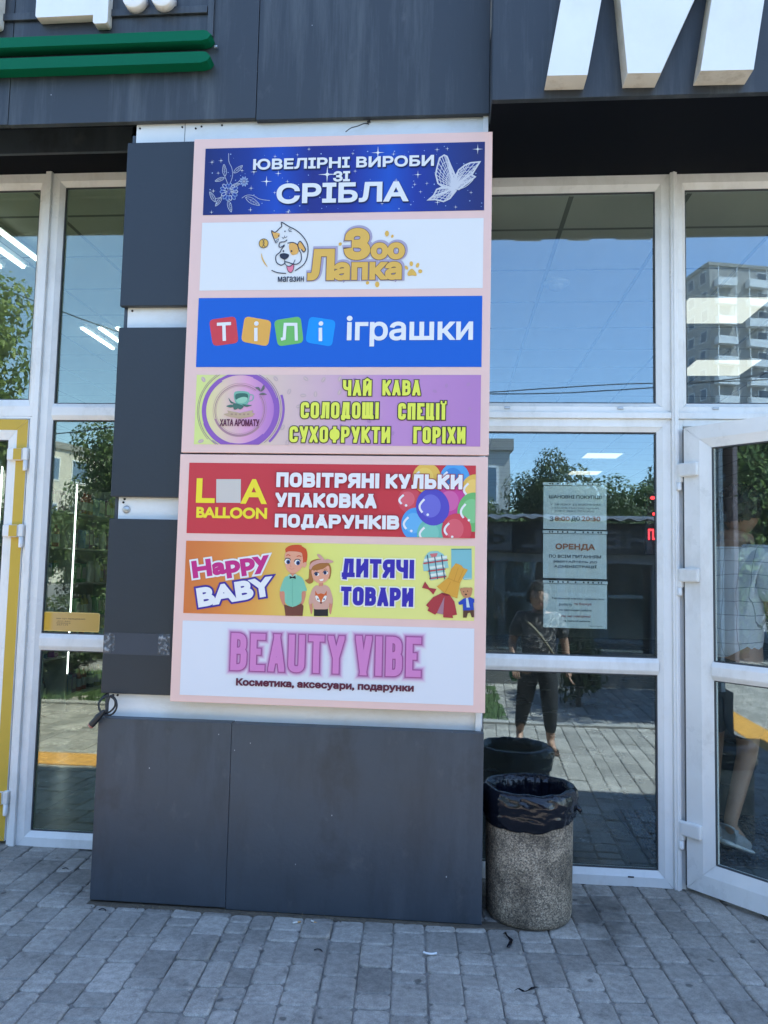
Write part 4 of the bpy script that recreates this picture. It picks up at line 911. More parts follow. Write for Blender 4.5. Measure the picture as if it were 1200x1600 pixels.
# ---- 5 balloons
o, A = banner(bb, pm(196, 60, 74), 'red banner with white lettering and a bunch of printed balloons', (295.5, 723), (743.3, 727.5), (742.5, 840.8), (292, 833.3))
z = zoomer(280, 700, 2.4); YE = pm(240, 225, 60); zb = zoomer(600, 715, 7.5); UB = PPM/7.5
A.bf('shop_lettering', 'L', z(70, 117), z(130, 203), YE, 3, .004); A.bf('shop_lettering', 'A', z(238, 120), z(324, 207), YE, 3, .004); A.bf('shop_lettering', 'BALLOON', z(68, 223), z(327, 264), YE, 3, .0028)
A.poly('blank_patch', [z(140, 117), z(232, 117), z(231, 206), z(139, 205)], pm(200, 200, 206), 2)
for cx, cy, rx, ry, c, d, ly in ((500, 240, 165, 175, (226, 190, 95), (232, 205, 110), 2), (830, 245, 170, 180, (85, 165, 240), (70, 140, 225), 2), (1070, 380, 160, 180, (226, 190, 95), (235, 205, 120), 3), (790, 520, 175, 190, (200, 75, 165), (205, 105, 180), 3), (300, 500, 135, 145, (205, 80, 100), (215, 105, 125), 2), (370, 780, 165, 190, (80, 160, 240), (105, 180, 245), 4), (560, 900, 170, 190, (110, 190, 185), (125, 200, 195), 5), (570, 580, 190, 215, (85, 80, 200), (110, 112, 220), 6), (1050, 640, 185, 225, (110, 185, 120), (130, 200, 150), 6), (850, 850, 170, 190, (205, 75, 95), (215, 100, 120), 7)):
    C0 = zb(cx, cy); A.ell('balloon_print', C0, rx*UB, ry*UB, pm(*c), ly, .25 if cx == 570 else 0, 36)
    A.ell('balloon_print', zb(cx-25, cy-12), rx*.62*UB, ry*.62*UB, pm(*d), ly+1, 0, 30)
    if cy > 230:
        ps = [zb(cx-rx*.62-12*math.sin(t)*3+rx*.22*(1-math.sin(t*.9+.5)), cy-ry*.42+ry*.9*t/3) for t in (0, .6, 1.2, 1.8, 2.4)]
        A.curve('balloon_print', ps, 24*UB, pm(230, 236, 252), ly+2); A.ell('balloon_print', zb(cx-rx*.30, cy+ry*.42), 15*UB, 15*UB, pm(230, 236, 252), ly+2, n=12)
RO = (pm(165, 45, 62), .05)
for s, tl, br in (('ПОВІТРЯНІ', z(367, 92), z(750, 152)), ('КУЛЬКИ', z(776, 98), z(1062, 156)), ('УПАКОВКА', z(363, 168), z(740, 227)), ('ПОДАРУНКІВ', z(361, 247), z(825, 306))):
    A.text('lettering', s, tl, br, WH2, .27, 12, RO, .085)
A.build()

# ---- 6 children's goods
o, A = banner(bb, ramp_mat('orange_to_yellow_print', [(0, (205, 118, 66)), (.13, (215, 135, 72)), (.26, (222, 165, 85)), (.36, (222, 196, 105)), (.46, (220, 228, 130)), (.7, (222, 230, 145)), (1, (226, 230, 150))], -1.13, 0.11), 'orange to yellow banner with two drawn children and printed clothes', (291.5, 845.2), (742.2, 853), (740.5, 969), (286, 958.8))
z = zoomer(270, 840, 4.8); MAG = pm(190, 45, 140); NAV = pm(62, 45, 160)
A.bf('lettering', 'Happy', z(160, 138), z(712, 300), MAG, 6, .0055, math.radians(9.5), outline=[(WH2, .0075)])
A.bf('lettering', 'BABY', z(196, 338), z(738, 475), WH2, 6, .0065, math.radians(10.5), outline=[(NAV, .008)])
z = zoomer(420, 840, 10); SK = pm(222, 165, 145); SKD = pm(205, 140, 122); HR = pm(200, 82, 48); HG = pm(165, 112, 62); U = PPM/10
def P(*q): return [z(*p) for p in q]
A.blob('boy_print', P((262, 210), (268, 165), (345, 122), (470, 112), (520, 135), (590, 195), (605, 300), (585, 390), (540, 400), (500, 300), (400, 230), (290, 245)), HR, 3)
for q in (((450, 120), (520, 118), (500, 150)), ((540, 150), (592, 182), (545, 195)), ((300, 150), (360, 120), (340, 160))): A.poly('boy_print', P(*q), HR, 3)
A.blob('boy_print', P((262, 245), (330, 215), (500, 232), (530, 300), (535, 400), (510, 480), (430, 545), (350, 550), (290, 510), (258, 420), (252, 320)), SK, 4)
A.ell('boy_print', z(562, 425), 30*U, 45*U, SK, 4, -.3); A.poly('boy_print', P((335, 520), (420, 530), (425, 610), (335, 605)), SKD, 3)
for cx, cy in ((295, 372), (448, 388)):
    A.ell('boy_print', z(cx, cy), 45*U, 42*U, pm(235, 238, 245), 5); A.ell('boy_print', z(cx+12, cy+8), 30*U, 34*U, pm(60, 90, 160), 6); A.ell('boy_print', z(cx+14, cy+10), 17*U, 20*U, pm(30, 30, 45), 7); A.curve('boy_print', P((cx-48, cy-8), (cx-20, cy-46), (cx+30, cy-44), (cx+48, cy-15)), 11*U, pm(40, 35, 45), 7)
A.curve('boy_print', P((278, 282), (305, 268), (340, 285)), 13*U, HR, 6); A.curve('boy_print', P((440, 295), (480, 285), (512, 298)), 13*U, HR, 6); A.curve('boy_print', P((325, 478), (360, 495), (400, 480)), 8*U, SKD, 6); A.curve('boy_print', P((350, 430), (340, 450), (362, 455)), 7*U, SKD, 6)
for s_ in (-1, 1): A.blob('boy_print', P((375+s_*125, 830), (375+s_*195, 830), (375+s_*200, 920), (375+s_*160, 1040), (375+s_*120, 1060)), SKD, 2)
A.blob('boy_print', P((300, 600), (375, 625), (450, 590), (530, 640), (575, 750), (595, 830), (520, 850), (505, 1010), (375, 1080), (262, 1020), (245, 850), (178, 835), (215, 700), (250, 625)), pm(125, 195, 180), 3)
A.line('boy_print', P((372, 640), (372, 1060)), 6*U, pm(105, 175, 165), 4)
A.poly('boy_print', P((325, 595), (372, 615), (420, 590), (425, 645), (372, 630), (330, 645)), pm(40, 40, 50), 5); A.poly('boy_print', P((300, 585), (345, 570), (372, 608), (330, 630)), pm(165, 215, 205), 4); A.poly('boy_print', P((445, 580), (410, 568), (372, 608), (420, 625)), pm(165, 215, 205), 4)
A.poly('boy_print', P((240, 1045), (375, 1085), (510, 1030), (545, 1065), (530, 1222), (262, 1222)), pm(112, 68, 60), 2)
A.blob('girl_print', P((640, 440), (660, 370), (770, 335), (890, 370), (960, 430), (978, 530), (945, 650), (900, 560), (800, 560), (700, 600), (695, 690), (630, 720), (568, 665), (620, 640), (630, 540)), HG, 3)
A.blob('girl_print', P((670, 520), (700, 480), (830, 495), (930, 440), (955, 540), (930, 640), (870, 700), (780, 710), (705, 660), (680, 590)), SK, 4)
A.blob('girl_print', P((672, 500), (720, 425), (840, 405), (915, 425), (880, 470), (780, 505)), HG, 5)
PK = pm(205, 160, 160)
A.blob('girl_print', P((640, 440), (690, 380), (800, 345), (890, 370), (900, 395), (800, 400), (700, 440), (660, 500), (635, 480)), PK, 6)
A.blob('girl_print', P((850, 365), (790, 320), (758, 262), (800, 265), (845, 310), (875, 350)), PK, 6); A.blob('girl_print', P((870, 365), (920, 335), (1015, 375), (960, 398), (890, 390)), PK, 6)
for cx, cy in ((752, 572), (890, 550)):
    A.ell('girl_print', z(cx, cy), 38*U, 28*U, pm(235, 238, 245), 5); A.ell('girl_print', z(cx-8, cy), 24*U, 26*U, pm(60, 80, 140), 6); A.ell('girl_print', z(cx-8, cy), 13*U, 15*U, pm(30, 30, 45), 7); A.curve('girl_print', P((cx-42, cy), (cx-15, cy-32), (cx+35, cy-18)), 9*U, pm(50, 40, 45), 7)
A.poly('girl_print', P((790, 655), (860, 640), (850, 672), (810, 680)), pm(240, 240, 245), 6); A.curve('girl_print', P((700, 520), (735, 505), (765, 520)), 8*U, HG, 6); A.curve('girl_print', P((860, 505), (890, 492), (912, 500)), 8*U, HG, 6)
A.poly('girl_print', P((785, 690), (850, 690), (855, 760), (780, 760)), SKD, 3)
for s_ in (-1, 1): A.blob('girl_print', P((815+s_*140, 1000), (815+s_*185, 1000), (815+s_*170, 1130), (815+s_*150, 1200), (815+s_*128, 1130)), SKD, 2)
A.blob('girl_print', P((750, 745), (815, 765), (880, 740), (950, 790), (1000, 950), (990, 1035), (945, 1030), (930, 1110), (815, 1120), (705, 1110), (690, 1030), (628, 1040), (640, 920), (690, 790)), pm(205, 165, 158), 3)
FX = pm(205, 100, 55)
A.poly('girl_print', P((728, 828), (765, 885), (815, 870), (870, 885), (908, 828), (905, 905), (880, 970), (820, 1035), (755, 970), (728, 905)), FX, 4)
for s_ in (-1, 1): A.blob('girl_print', P((818+s_*12, 1005), (818+s_*50, 915), (818+s_*88, 915), (818+s_*65, 980)), pm(235, 238, 245), 5); A.ell('girl_print', z(818+s_*48, 962), 11*U, 14*U, pm(60, 70, 100), 6)
A.ell('girl_print', z(818, 1020), 13*U, 12*U, pm(35, 35, 45), 6); A.poly('girl_print', P((706, 1105), (815, 1118), (928, 1105), (928, 1226), (706, 1226)), pm(42, 40, 46), 2)
z = zoomer(500, 840, 4.615); BL = pm(58, 48, 178)
A.text('goods_lettering', 'ДИТЯЧІ', z(160, 150), z(678, 296), BL, .25, 5, (pm(232, 238, 240), .07), .07); A.text('goods_lettering', 'ТОВАРИ', z(153, 352), z(672, 500), BL, .25, 5, (pm(232, 238, 240), .07), .07)
z = zoomer(640, 845, 10)
A.poly('clothes_print', P((285, 190), (330, 165), (440, 160), (520, 205), (585, 285), (610, 420), (540, 430), (575, 565), (330, 620), (290, 470), (220, 475), (205, 370), (240, 250)), pm(150, 205, 215), 3)
for q in ((.0, (215, 355), (600, 300)), (0, (290, 475), (560, 440)), (0, (310, 590), (575, 555))): A.line('clothes_print', [z(*q[1]), z(*q[2])], 24*U, pm(185, 85, 95), 5); A.line('clothes_print', [z(q[1][0]+10, q[1][1]-50), z(q[2][0]-15, q[2][1]-50)], 40*U, pm(222, 236, 240), 4)
for x in (290, 400, 510): A.line('clothes_print', [z(x-12, 220), z(x+38, 600)], 15*U, pm(60, 85, 115), 6)
A.poly('clothes_print', P((315, 205), (440, 190), (420, 245), (345, 260)), pm(205, 120, 130), 6)
A.poly('clothes_print', P((650, 125), (968, 122), (972, 600), (850, 610), (800, 560), (655, 560)), pm(125, 190, 210), 3); A.line('clothes_print', P((655, 135), (965, 132)), 14*U, pm(80, 130, 140), 4); A.line('clothes_print', P((850, 590), (968, 583)), 10*U, pm(190, 225, 230), 4)
A.poly('clothes_print', P((720, 350), (765, 365), (810, 385), (840, 425), (910, 450), (790, 650), (745, 900), (560, 830), (425, 715), (600, 575), (650, 440)), pm(215, 165, 70), 5)
for q in (((760, 420), (690, 640)), ((840, 450), (760, 640)), ((600, 585), (790, 660)), ((560, 800), (640, 640))): A.line('clothes_print', P(*q), 6*U, pm(190, 138, 55), 6)
A.poly('clothes_print', P((240, 635), (280, 690), (310, 735), (420, 752), (370, 840), (320, 780), (285, 755), (195, 735)), pm(165, 60, 72), 5)
A.poly('clothes_print', P((490, 820), (630, 850), (700, 950), (740, 1155), (670, 1165), (680, 1205), (525, 1195), (525, 1150), (420, 1130), (400, 1155), (280, 1090), (300, 1045), (255, 1005), (370, 880)), pm(168, 62, 72), 6)
A.poly('clothes_print', P((545, 870), (525, 1150), (425, 1130)), pm(165, 125, 150), 7); A.blob('clothes_print', P((490, 815), (560, 820), (635, 850), (560, 855)), pm(130, 42, 55), 7)
TB = pm(190, 140, 105)
A.blob('clothes_print', P((800, 770), (830, 735), (890, 730), (940, 735), (975, 740), (968, 830), (930, 885), (865, 890), (815, 840)), TB, 7); A.ell('clothes_print', z(812, 765), 26*U, 28*U, TB, 7); A.ell('clothes_print', z(955, 755), 26*U, 26*U, TB, 7)
for p in ((845, 795), (905, 785)): A.ell('clothes_print', z(*p), 8*U, 9*U, pm(60, 45, 40), 8, n=10)
A.ell('clothes_print', z(880, 838), 17*U, 13*U, pm(60, 40, 38), 8, n=12)
A.poly('clothes_print', P((838, 905), (880, 888), (950, 882), (1010, 910), (1018, 970), (995, 965), (1005, 1080), (925, 1085), (835, 1085), (832, 990), (775, 1000), (760, 965)), pm(45, 75, 190), 7); A.poly('clothes_print', P((880, 895), (912, 890), (940, 1040), (890, 1040)), pm(190, 215, 232), 8)
A.poly('clothes_print', P((838, 1060), (1005, 1050), (1008, 1195), (970, 1195), (945, 1120), (910, 1130), (890, 1200), (835, 1200)), pm(92, 66, 55), 6)
A.build()

# ---- 7 beauty shop
o, A = banner(bb, pm(215, 226, 250), 'white banner with pink glowing outlined lettering', (286, 970), (741.4, 981.7), (739.3, 1102), (280.4, 1085.7))
z = zoomer(260, 960, 2.3077); PKL = pm(205, 135, 208)
glow = [(pm(214, 220, 247), .135), (pm(212, 208, 242), .11), (pm(208, 190, 232), .088), (pm(198, 165, 215), .066), (pm(184, 138, 196), .046), (pm(158, 88, 158), .026)]
for s, tl, br in (('BEAUTY', z(236, 66), z(640, 214)), ('VIBE', z(684, 76), z(917, 226))):
    for k, (c, ow) in enumerate(glow): A.text('glow_print_%s' % 'abcdef'[k], s, tl, br, PKL, .165, 3+k, (c, ow), .10); A.d.pop('glow_print_%s' % 'abcdef'[k], None)
    A.text('lettering', s, tl, br, PKL, .165, 10, None, .10)
gl = [k for k in A.d if k.startswith('glow_')]
mbg, msg = MB(), []
for k in gl:
    mb, ms = A.d.pop(k)
    for f, mi in zip(mb.f, mb.m):
        if ms[mi] not in msg: msg.append(ms[mi])
        mbg.add([mb.v[i] for i in f], [list(range(len(f)))], msg.index(ms[mi]))
A.d['glow_print'] = (mbg, msg)
A.bf('small_lettering', 'Косметика, аксесуари, подарунки', z(254, 231), z(890, 283), pm(95, 42, 68), 5, .0022)
A.build()

# ================================================================== FIXED LETTERS ON THE FASCIA
def text_mesh(name, s, x0, x1, z0, z1, y, m, parent, bold=0.0, mirror=False):
    lps, (a0, a1, b0, b1) = glyphs(s); sx = (x1-x0)/(a1-a0); sz = (z1-z0)/(b1-b0)
    L_ = [[((p[0]-a0)*sx+x0, (p[1]-b0)*sz+z0) for p in l] for l in lps]; v, f = union(L_, fat(L_, bold) if bold else [])
    mb = MB(); fx = (lambda x: x0+x1-x) if mirror else (lambda x: x)                  # mirror: faces the shop, read from there
    mb.add([(fx(p[0]), y, p[1]) for p in v], [q[::-1] for q in f] if mirror else f)
    return mb.build(name, m, parent)
def letter(parent, poly, y0, y1, holes=None, bev=0.004):
    mb = MB(); n = len(poly)
    mb.add([(x, y0, z) for x, z in poly], [list(range(n))], 0)
    mb.add([(x, y0, z) for x, z in poly]+[(x, y1, z) for x, z in poly], [[i, (i+1) % n, n+(i+1) % n, n+i] for i in range(n)], 1)
    return fix_normals(mb.build('letter', [M['letter'], M['letter_side']], parent))
s1 = empty('shop_lettering', (0, 0, 0)); tag(s1, 'big white slanted letter on the right fascia over the window', 'sign letters')
letter(s1, [(.365, 3.420), (.524, 3.418), (.628, 4.02), (.681, 3.419), (.810, 3.417), (1.045, 3.955), (.963, 3.420), (1.165, 3.418), (1.325, 4.44), (1.13, 4.44), (.835, 3.86), (.735, 4.44), (.535, 4.44)], -0.748, -0.6535)
s2 = empty('shop_lettering', (0, 0, 0)); tag(s2, 'white rounded letters over two green bars on the left fascia', 'sign letters')
def bar(z0, z1):
    mb = MB(); pts = [(-7.0, z0), (-1.144, z0), (-1.115, z0+.008), (-1.100, z0+.028), (-1.104, z1-.02), (-1.119, z1-.004), (-1.138, z1), (-7.0, z1)]
    mb.prism(pts, -0.533, -0.473); o = mb.build('green_bar', M['green'], s2); fix_normals(o)
bar(3.7831, 3.8317); bar(3.678, 3.7313)
def rrect(x0, x1, z0, z1, r): return [tuple(p) for p in fillet([(x0, z0, 1), (x1, z0, 1), (x1, z1, 1), (x0, z1, 1)], r, True)]
tse = [tuple(p) for p in fillet([(-1.9415, 3.9347, 1), (-1.6641, 3.9368), (-1.6641, 3.8943, 1), (-1.5948, 3.8943, 1), (-1.5948, 4.4625, 1), (-1.6724, 4.4625, 1), (-1.6724, 4.0195), (-1.8649, 4.0195), (-1.8649, 4.4625, 1), (-1.9415, 4.4625, 1)], .014, True)]
letter(s2, tse, -0.518, -0.473)
letter(s2, rrect(-2.2354, -2.1195, 3.9057, 4.4625, .02), -0.518, -0.473)
for x in (-1.4747, -1.3402):
    mb = MB(); mb.lathe([(0.0005, 0), (.048, 0), (.052, .004), (.052, .052), (.0005, .052)], 0, 0, 30); mb.v = [(x+a[0], -0.526+a[2], 4.0123+a[1]) for a in mb.v]; fix_normals(mb.build('dot', M['letter'], s2))
mb = MB(); mb.box(-7.0, -1.1405, -0.484, -0.4715, 3.9533, 3.9885, .002); mb.build('mounting_rail', M['clad_up'], s2)
mb = MB(); mb.box(-1.1363, -1.1094, -0.484, -0.4715, 3.8374, 4.70, .002); mb.build('mounting_rail', M['clad_up'], s2)
mb = MB(); mb.box(-1.0991, -1.0846, -0.49, -0.48, 3.7794, 3.7898, .002); mb.build('end_clip', M['steel'], s2)

# ================================================================== NOTICES BEHIND THE GLASS
PAPER = mat('notice_paper', (0.86, 0.88, 0.87), 0.6, 0.04, 12); SLV = mat('clear_sleeve_strip', (0.85, 0.87, 0.88), 0.3); DKT = mat('dark_notice_ink', (0.12, 0.14, 0.17), 0.6); ORT = mat('orange_notice_ink', (0.55, 0.20, 0.10), 0.6); RDT = mat('red_notice_ink', (0.50, 0.16, 0.16), 0.6)
def notice(label, xl, xr, yt, yb, lines):
    YN = 0.040
    (x0, z1), (x1, z0) = plane_y(xl, yt, YN), plane_y(xr, yb, YN)
    o = empty('notice', (0, 0, 0)); tag(o, label, 'notice', 'printed notices behind the window')
    mb = MB(); n = 10; v = []
    for i in range(n+1):
        x = x0+.003+(x1-x0-.006)*i/n
        for zz, dy in ((z0, .004*math.sin(i*.9)), ((z0+z1)/2, .003*math.sin(i*1.3+1)), (z1-.016, .002*math.sin(i*.7))): v += [(x, YN+.0012+dy*.5+.002, zz)]
    mb.add(v, [[i*3+k, i*3+3+k, i*3+4+k, i*3+1+k] for i in range(n) for k in range(2)], 0, True); mb.build('sheet', PAPER, o)
    mb = MB(); mb.box(x0, x1, YN, YN+.0006, z1-.013, z1); st = mb.build('punched_strip', SLV, o)
    mb = MB()
    for t in (.11, .15, .235, .31, .385, .505, .63, .70, .775, .86, .905):
        mb.lathe([(.0005, 0), (.0042, 0)], 0, 0, 10); k = len(mb.v)-20
        for i in range(k, len(mb.v)): a = mb.v[i]; mb.v[i] = (x0+(x1-x0)*t+a[0], YN-.0002, z1-.0065+a[1])
    h = mb.build('hole', M['dark'], st); h['kind'] = 'stuff'
    for s, a, b, m, bd in lines:
        (xa, zb_), (xb, za) = plane_y(*a, YN), plane_y(*b, YN); text_mesh('lettering', s, xa, xb, za, zb_, YN-.0004, m, o, bd)
notice('topmost notice with opening hours behind the window', 848.5, 949, 753.5, 828, [
    ('ШАНОВНІ ПОКУПЦІ!', (858, 773.5), (940, 780.5), DKT, .0006), ('У ЗВ\'ЯЗКУ ІЗ ВОЄННИМ', (860, 786.5), (938, 790.5), DKT, 0), ('СТАНОМ ТОРГОВЕЛЬНИЙ', (862, 791.8), (935, 795.6), DKT, 0), ('КОМПЛЕКС ПРАЦЮЄ', (868, 797), (928, 800.8), DKT, 0),
    ('З', (859, 807), (864.5, 814), DKT, .0009), ('8:00', (867, 807), (890, 814), ORT, .0008), ('ДО', (893, 807), (906, 815), DKT, .0009), ('20:30', (909, 807), (938, 814.5), ORT, .0008)])
notice('middle notice offering space to rent behind the window', 848, 949, 828.5, 905, [
    ('ОРЕНДА', (868.5, 849.5), (929, 860.5), ORT, .0016), ('ПО ВСІМ ПИТАННЯМ', (858, 866.5), (939, 872.8), DKT, .0005), ('ЗВЕРТАЙТЕСЬ ДО', (864.5, 875), (933, 880.6), DKT, .0005), ('АДМІНІСТРАЦІЇ', (866, 882), (932, 888.5), DKT, .0005)])
notice('lowest notice with red lines behind the window', 848.5, 949.5, 906.5, 983, [
    ('Торговельний комплекс припиняє свою', (862, 933), (944, 938.5), DKT, .0002), ('роботу', (873.5, 942), (894, 947.5), DKT, .0002), ('та блокує', (897, 941.5), (924, 947), RDT, .0003), ('по закінченні роботи', (874, 951), (924, 956.5), DKT, .0002), ('під час повітряної', (877, 960.5), (923, 966), RDT, .0003), ('та хімічної загрози', (880, 968.5), (922, 973), DKT, .0002), ('Адміністрація', (921, 977), (941, 980), DKT, 0)])
# red running text
RED = mat('red_led_dots', (0.4, 0.01, 0.01), 0.5, emit=((1.0, 0.03, 0.04), 0.8))
text_mesh('lettering', 'ПЛА', -.066, .020, .055, .105, -.002, RED, ld, .002); text_mesh('lettering', '• ОВ', -.045, .020, .165, .20, -.002, RED, ld, .002); text_mesh('lettering', '• •', -.055, .015, .255, .268, -.002, RED, ld, .002)
# yellow sticker on the left glass
(x0, z1), (x1, z0) = plane_y(67, 955.5, YL+.026), plane_y(155, 988, YL+.026)
st = empty('window_sticker', (0, 0, 0)); tag(st, 'yellow rounded sticker with small print at the foot of the left window pane', 'sticker')
STK = ramp_mat('sticker_print', [(0, (215, 178, 60)), (.13, (212, 175, 70)), (.2, (205, 178, 125)), (1, (200, 172, 100))], x0, x1)
mb = MB(); mb.prism(rrect(x0, x1, z0, z1, .012), YL+.0248, YL+.0262); fix_normals(mb.build('backing', mat('sticker_edge', pc(225, 205, 135), .4), st))
mb = MB(); mb.prism(rrect(x0+.004, x1-.004, z0+.004, z1-.004, .009), YL+.0243, YL+.0246); fix_normals(mb.build('printed_face', STK, st))
for s, a, b in (('ми тут працюємо', (88.5, 965.5), (133, 969)), ('для вас', (89.5, 969.8), (110, 971.8)), ('кожного', (88.5, 972.5), (110, 974.8)), ('дня', (88.5, 975.5), (106, 977.5))):
    (xa, zb_), (xb, za) = plane_y(*a, YL+.024), plane_y(*b, YL+.024); text_mesh('lettering', s, xa, xb, za, zb_, YL+.0241, mat('brown_print', (.12, .08, .04), .6), st, .0002)

# ================================================================== BIN AND BAG
BX, BY = 0.357, -0.347
def agg():
    m = bpy.data.materials.new('exposed_aggregate_concrete'); m.use_nodes = True; nt = m.node_tree; N = nt.nodes; L = nt.links; b = N['Principled BSDF']; b.inputs['Roughness'].default_value = 0.85
    tc = N.new('ShaderNodeTexCoord'); v = N.new('ShaderNodeTexVoronoi'); v.inputs['Scale'].default_value = 230; L.new(tc.outputs['Object'], v.inputs[0])
    sp = N.new('ShaderNodeSeparateColor'); L.new(v.outputs['Color'], sp.inputs[0])
    cr = N.new('ShaderNodeValToRGB'); e = cr.color_ramp.elements; e[0].color = (.13, .118, .10, 1); e[1].color = (.66, .58, .45, 1)
    for p, c in ((.3, (.25, .208, .160)), (.62, (.42, .345, .255)), (.85, (.58, .475, .345))): q = e.new(p); q.color = (*c, 1)
    L.new(sp.outputs[0], cr.inputs[0])
    n = N.new('ShaderNodeTexNoise'); n.inputs['Scale'].default_value = 7; n.inputs['Detail'].default_value = 7; n.inputs['Roughness'].default_value = .7; L.new(tc.outputs['Object'], n.inputs[0])
    r = N.new('ShaderNodeMapRange'); r.inputs[1].default_value = .38; r.inputs[2].default_value = .66; r.inputs[3].default_value = .27; r.inputs[4].default_value = .86; L.new(n.outputs[0], r.inputs[0])
    s = N.new('ShaderNodeVectorMath'); s.operation = 'SCALE'; L.new(cr.outputs[0], s.inputs[0]); L.new(r.outputs[0], s.inputs['Scale']); L.new(s.outputs[0], b.inputs['Base Color'])
    d = N.new('ShaderNodeMapRange'); d.inputs[1].default_value = 0; d.inputs[2].default_value = .012; d.inputs[3].default_value = 1; d.inputs[4].default_value = 0; L.new(v.outputs['Distance'], d.inputs[0])
    bp = N.new('ShaderNodeBump'); bp.inputs['Strength'].default_value = .9; bp.inputs['Distance'].default_value = .004; L.new(d.outputs[0], bp.inputs['Height']); L.new(bp.outputs[0], b.inputs['Normal']); return m
tb = empty('litter_bin', (BX, BY, 0)); tag(tb, 'round speckled concrete litter bin between the pillar and the window', 'litter bin')
mb = MB(); mb.lathe([(.001, .004), (.164, .004), (.172, .010), (.1775, .03), (.181, .30), (.182, .49), (.178, .505), (.166, .505), (.162, .49), (.156, .08), (.001, .075)], 0, 0, 96, wob=lambda r, z, a: (r*(1+.008*noise.noise(Vector((math.cos(a)*3, math.sin(a)*3, z*9)))+.004*noise.noise(Vector((math.cos(a)*12, math.sin(a)*12, z*40)))), z))
mb.build('concrete_body', agg(), tb)
BAGM = mat('black_bin_bag_film', (0.004, 0.005, 0.010), 0.17, bump=0.15, bscale=70, spec=0.45)
def wob(r, z, a):
    hem = max(0.0, (.53-z)/.15); inner = r < .17 and z < .52
    c, s = math.cos(a), math.sin(a)
    d = .006*noise.noise(Vector((c*2.2, s*2.2, z*5)))+.004*noise.noise(Vector((c*7, s*7, z*4+3)))+.005*noise.noise(Vector((c*4+z*30, s*4+z*22, z*60+a*2)))+.0028*noise.noise(Vector((a*9+z*55, z*110, 4)))
    if inner: d += .007*noise.noise(Vector((c*9, s*9, z*2)))-.004
    zz = z+.006*noise.noise(Vector((c*3, s*3, 8)))
    if not inner: zz += .034*max(0, hem)*max(0, c)*(1 if s < .5 else .6) - .004*hem*c
    return max(.002, r+d), zz
prof = [(.1845, .382), (.1885, .386), (.1925, .40), (.1965, .415), (.1985, .43), (.197, .442), (.199, .455), (.2015, .47), (.2025, .485), (.201, .5), (.198, .513), (.192, .524), (.184, .531), (.174, .533), (.165, .529), (.157, .518), (.152, .50), (.148, .47), (.144, .42), (.138, .34), (.12, .25), (.07, .2), (.004, .19)]
pp = []
for (r0, z0), (r1, z1) in zip(prof, prof[1:]): pp += [(r0, z0), ((r0+r1)/2, (z0+z1)/2)]
mb = MB(); mb.lathe(pp+[prof[-1]], 0, 0, 168, wob=wob); bag = mb.build('bin_bag', BAGM); bag.location = (BX, BY, 0)
tag(bag, 'black plastic bag lining the concrete bin with its edge folded over the rim', 'bin bag')
k_ = MB(); k_.tube([(.190, -.055, .462), (.199, -.06, .455), (.204, -.062, .446), (.202, -.064, .437)], [.008, .010, .008, .003], 8); k_.build('knot', BAGM, bag)

# ================================================================== CABLE, WIRE
def onp(pts, y): return [(*(lambda q: (q[0], y, q[1]))(plane_y(px, py, y)),) for px, py in pts]
cb = empty('power_cable', (0, 0, 0)); tag(cb, 'black coiled cable with a plug hanging from the gap above the pillar base', 'cable')
def sm(pts, n=6):
    P = [Vector(p) for p in pts]; out = []
    for i in range(len(P)-1):
        p0 = P[max(i-1, 0)]; p1 = P[i]; p2 = P[i+1]; p3 = P[min(i+2, len(P)-1)]
        for k in range(n): t = k/n; out.append(.5*((2*p1)+(p2-p0)*t+(2*p0-5*p1+4*p2-p3)*t*t+(3*p1-p0-3*p2+p3)*t**3))
    return out+[P[-1]]
path = []
for (px, py), y in zip(((168, 1083), (160, 1090), (154, 1100), (158, 1112), (168, 1114), (178, 1106), (180, 1096), (174, 1089), (164, 1089), (156, 1096), (155, 1108), (163, 1117), (175, 1116), (182, 1106), (181, 1094), (173, 1087), (168, 1100), (166, 1112), (156, 1114), (149, 1120), (148, 1128)), (-.45, -.475, -.49, -.50, -.505, -.505, -.505, -.50, -.50, -.51, -.515, -.515, -.515, -.515, -.51, -.505, -.51, -.515, -.515, -.52, -.52)):
    x, z = plane_y(px, py, y); path.append((x, y, z))
mb = MB(); mb.tube(sm(path), .0042, 8); mb.build('cord', M['black'], cb)
a = Vector((plane_y(163, 1110, -.52)[0], -.52, plane_y(163, 1110, -.52)[1])); b = Vector((plane_y(140, 1136, -.52)[0], -.52, plane_y(140, 1136, -.52)[1]))
mb = MB(); mb.tube([a, a.lerp(b, .15), a.lerp(b, .3), a.lerp(b, .75), a.lerp(b, .88)], [.006, .010, .013, .014, .0135], 14); mb.build('plug', M['black'], cb)
mb = MB(); mb.tube([a.lerp(b, .881), a.lerp(b, .93)], [.0138, .0138], 14); mb.tube([a.lerp(b, .9305), a.lerp(b, .97)], [.011, .011], 12); mb.build('plug_collar', mat('dull_red_ring', (.35, .14, .11), .5), cb)
wr = MB(); wr.tube(sm([(plane_y(px, py, -.45)[0], y, plane_y(px, py, -.45)[1]) for (px, py), y in (((541, 210), -.47), ((550, 207), -.485), ((560, 202), -.475), ((570, 195), -.46), ((576, 192), -.44))]), .0022, 6); wr.tube([(plane_y(576, 192, -.44)[0]-.006, -.446, plane_y(576, 192, -.44)[1]), (plane_y(576, 192, -.44)[0]+.008, -.446, plane_y(576, 192, -.44)[1]+.004)], .005, 8)
tag(wr.build('loose_wire', M['black']), 'thin black loose wire end poking out above the upper sign board', 'wire')

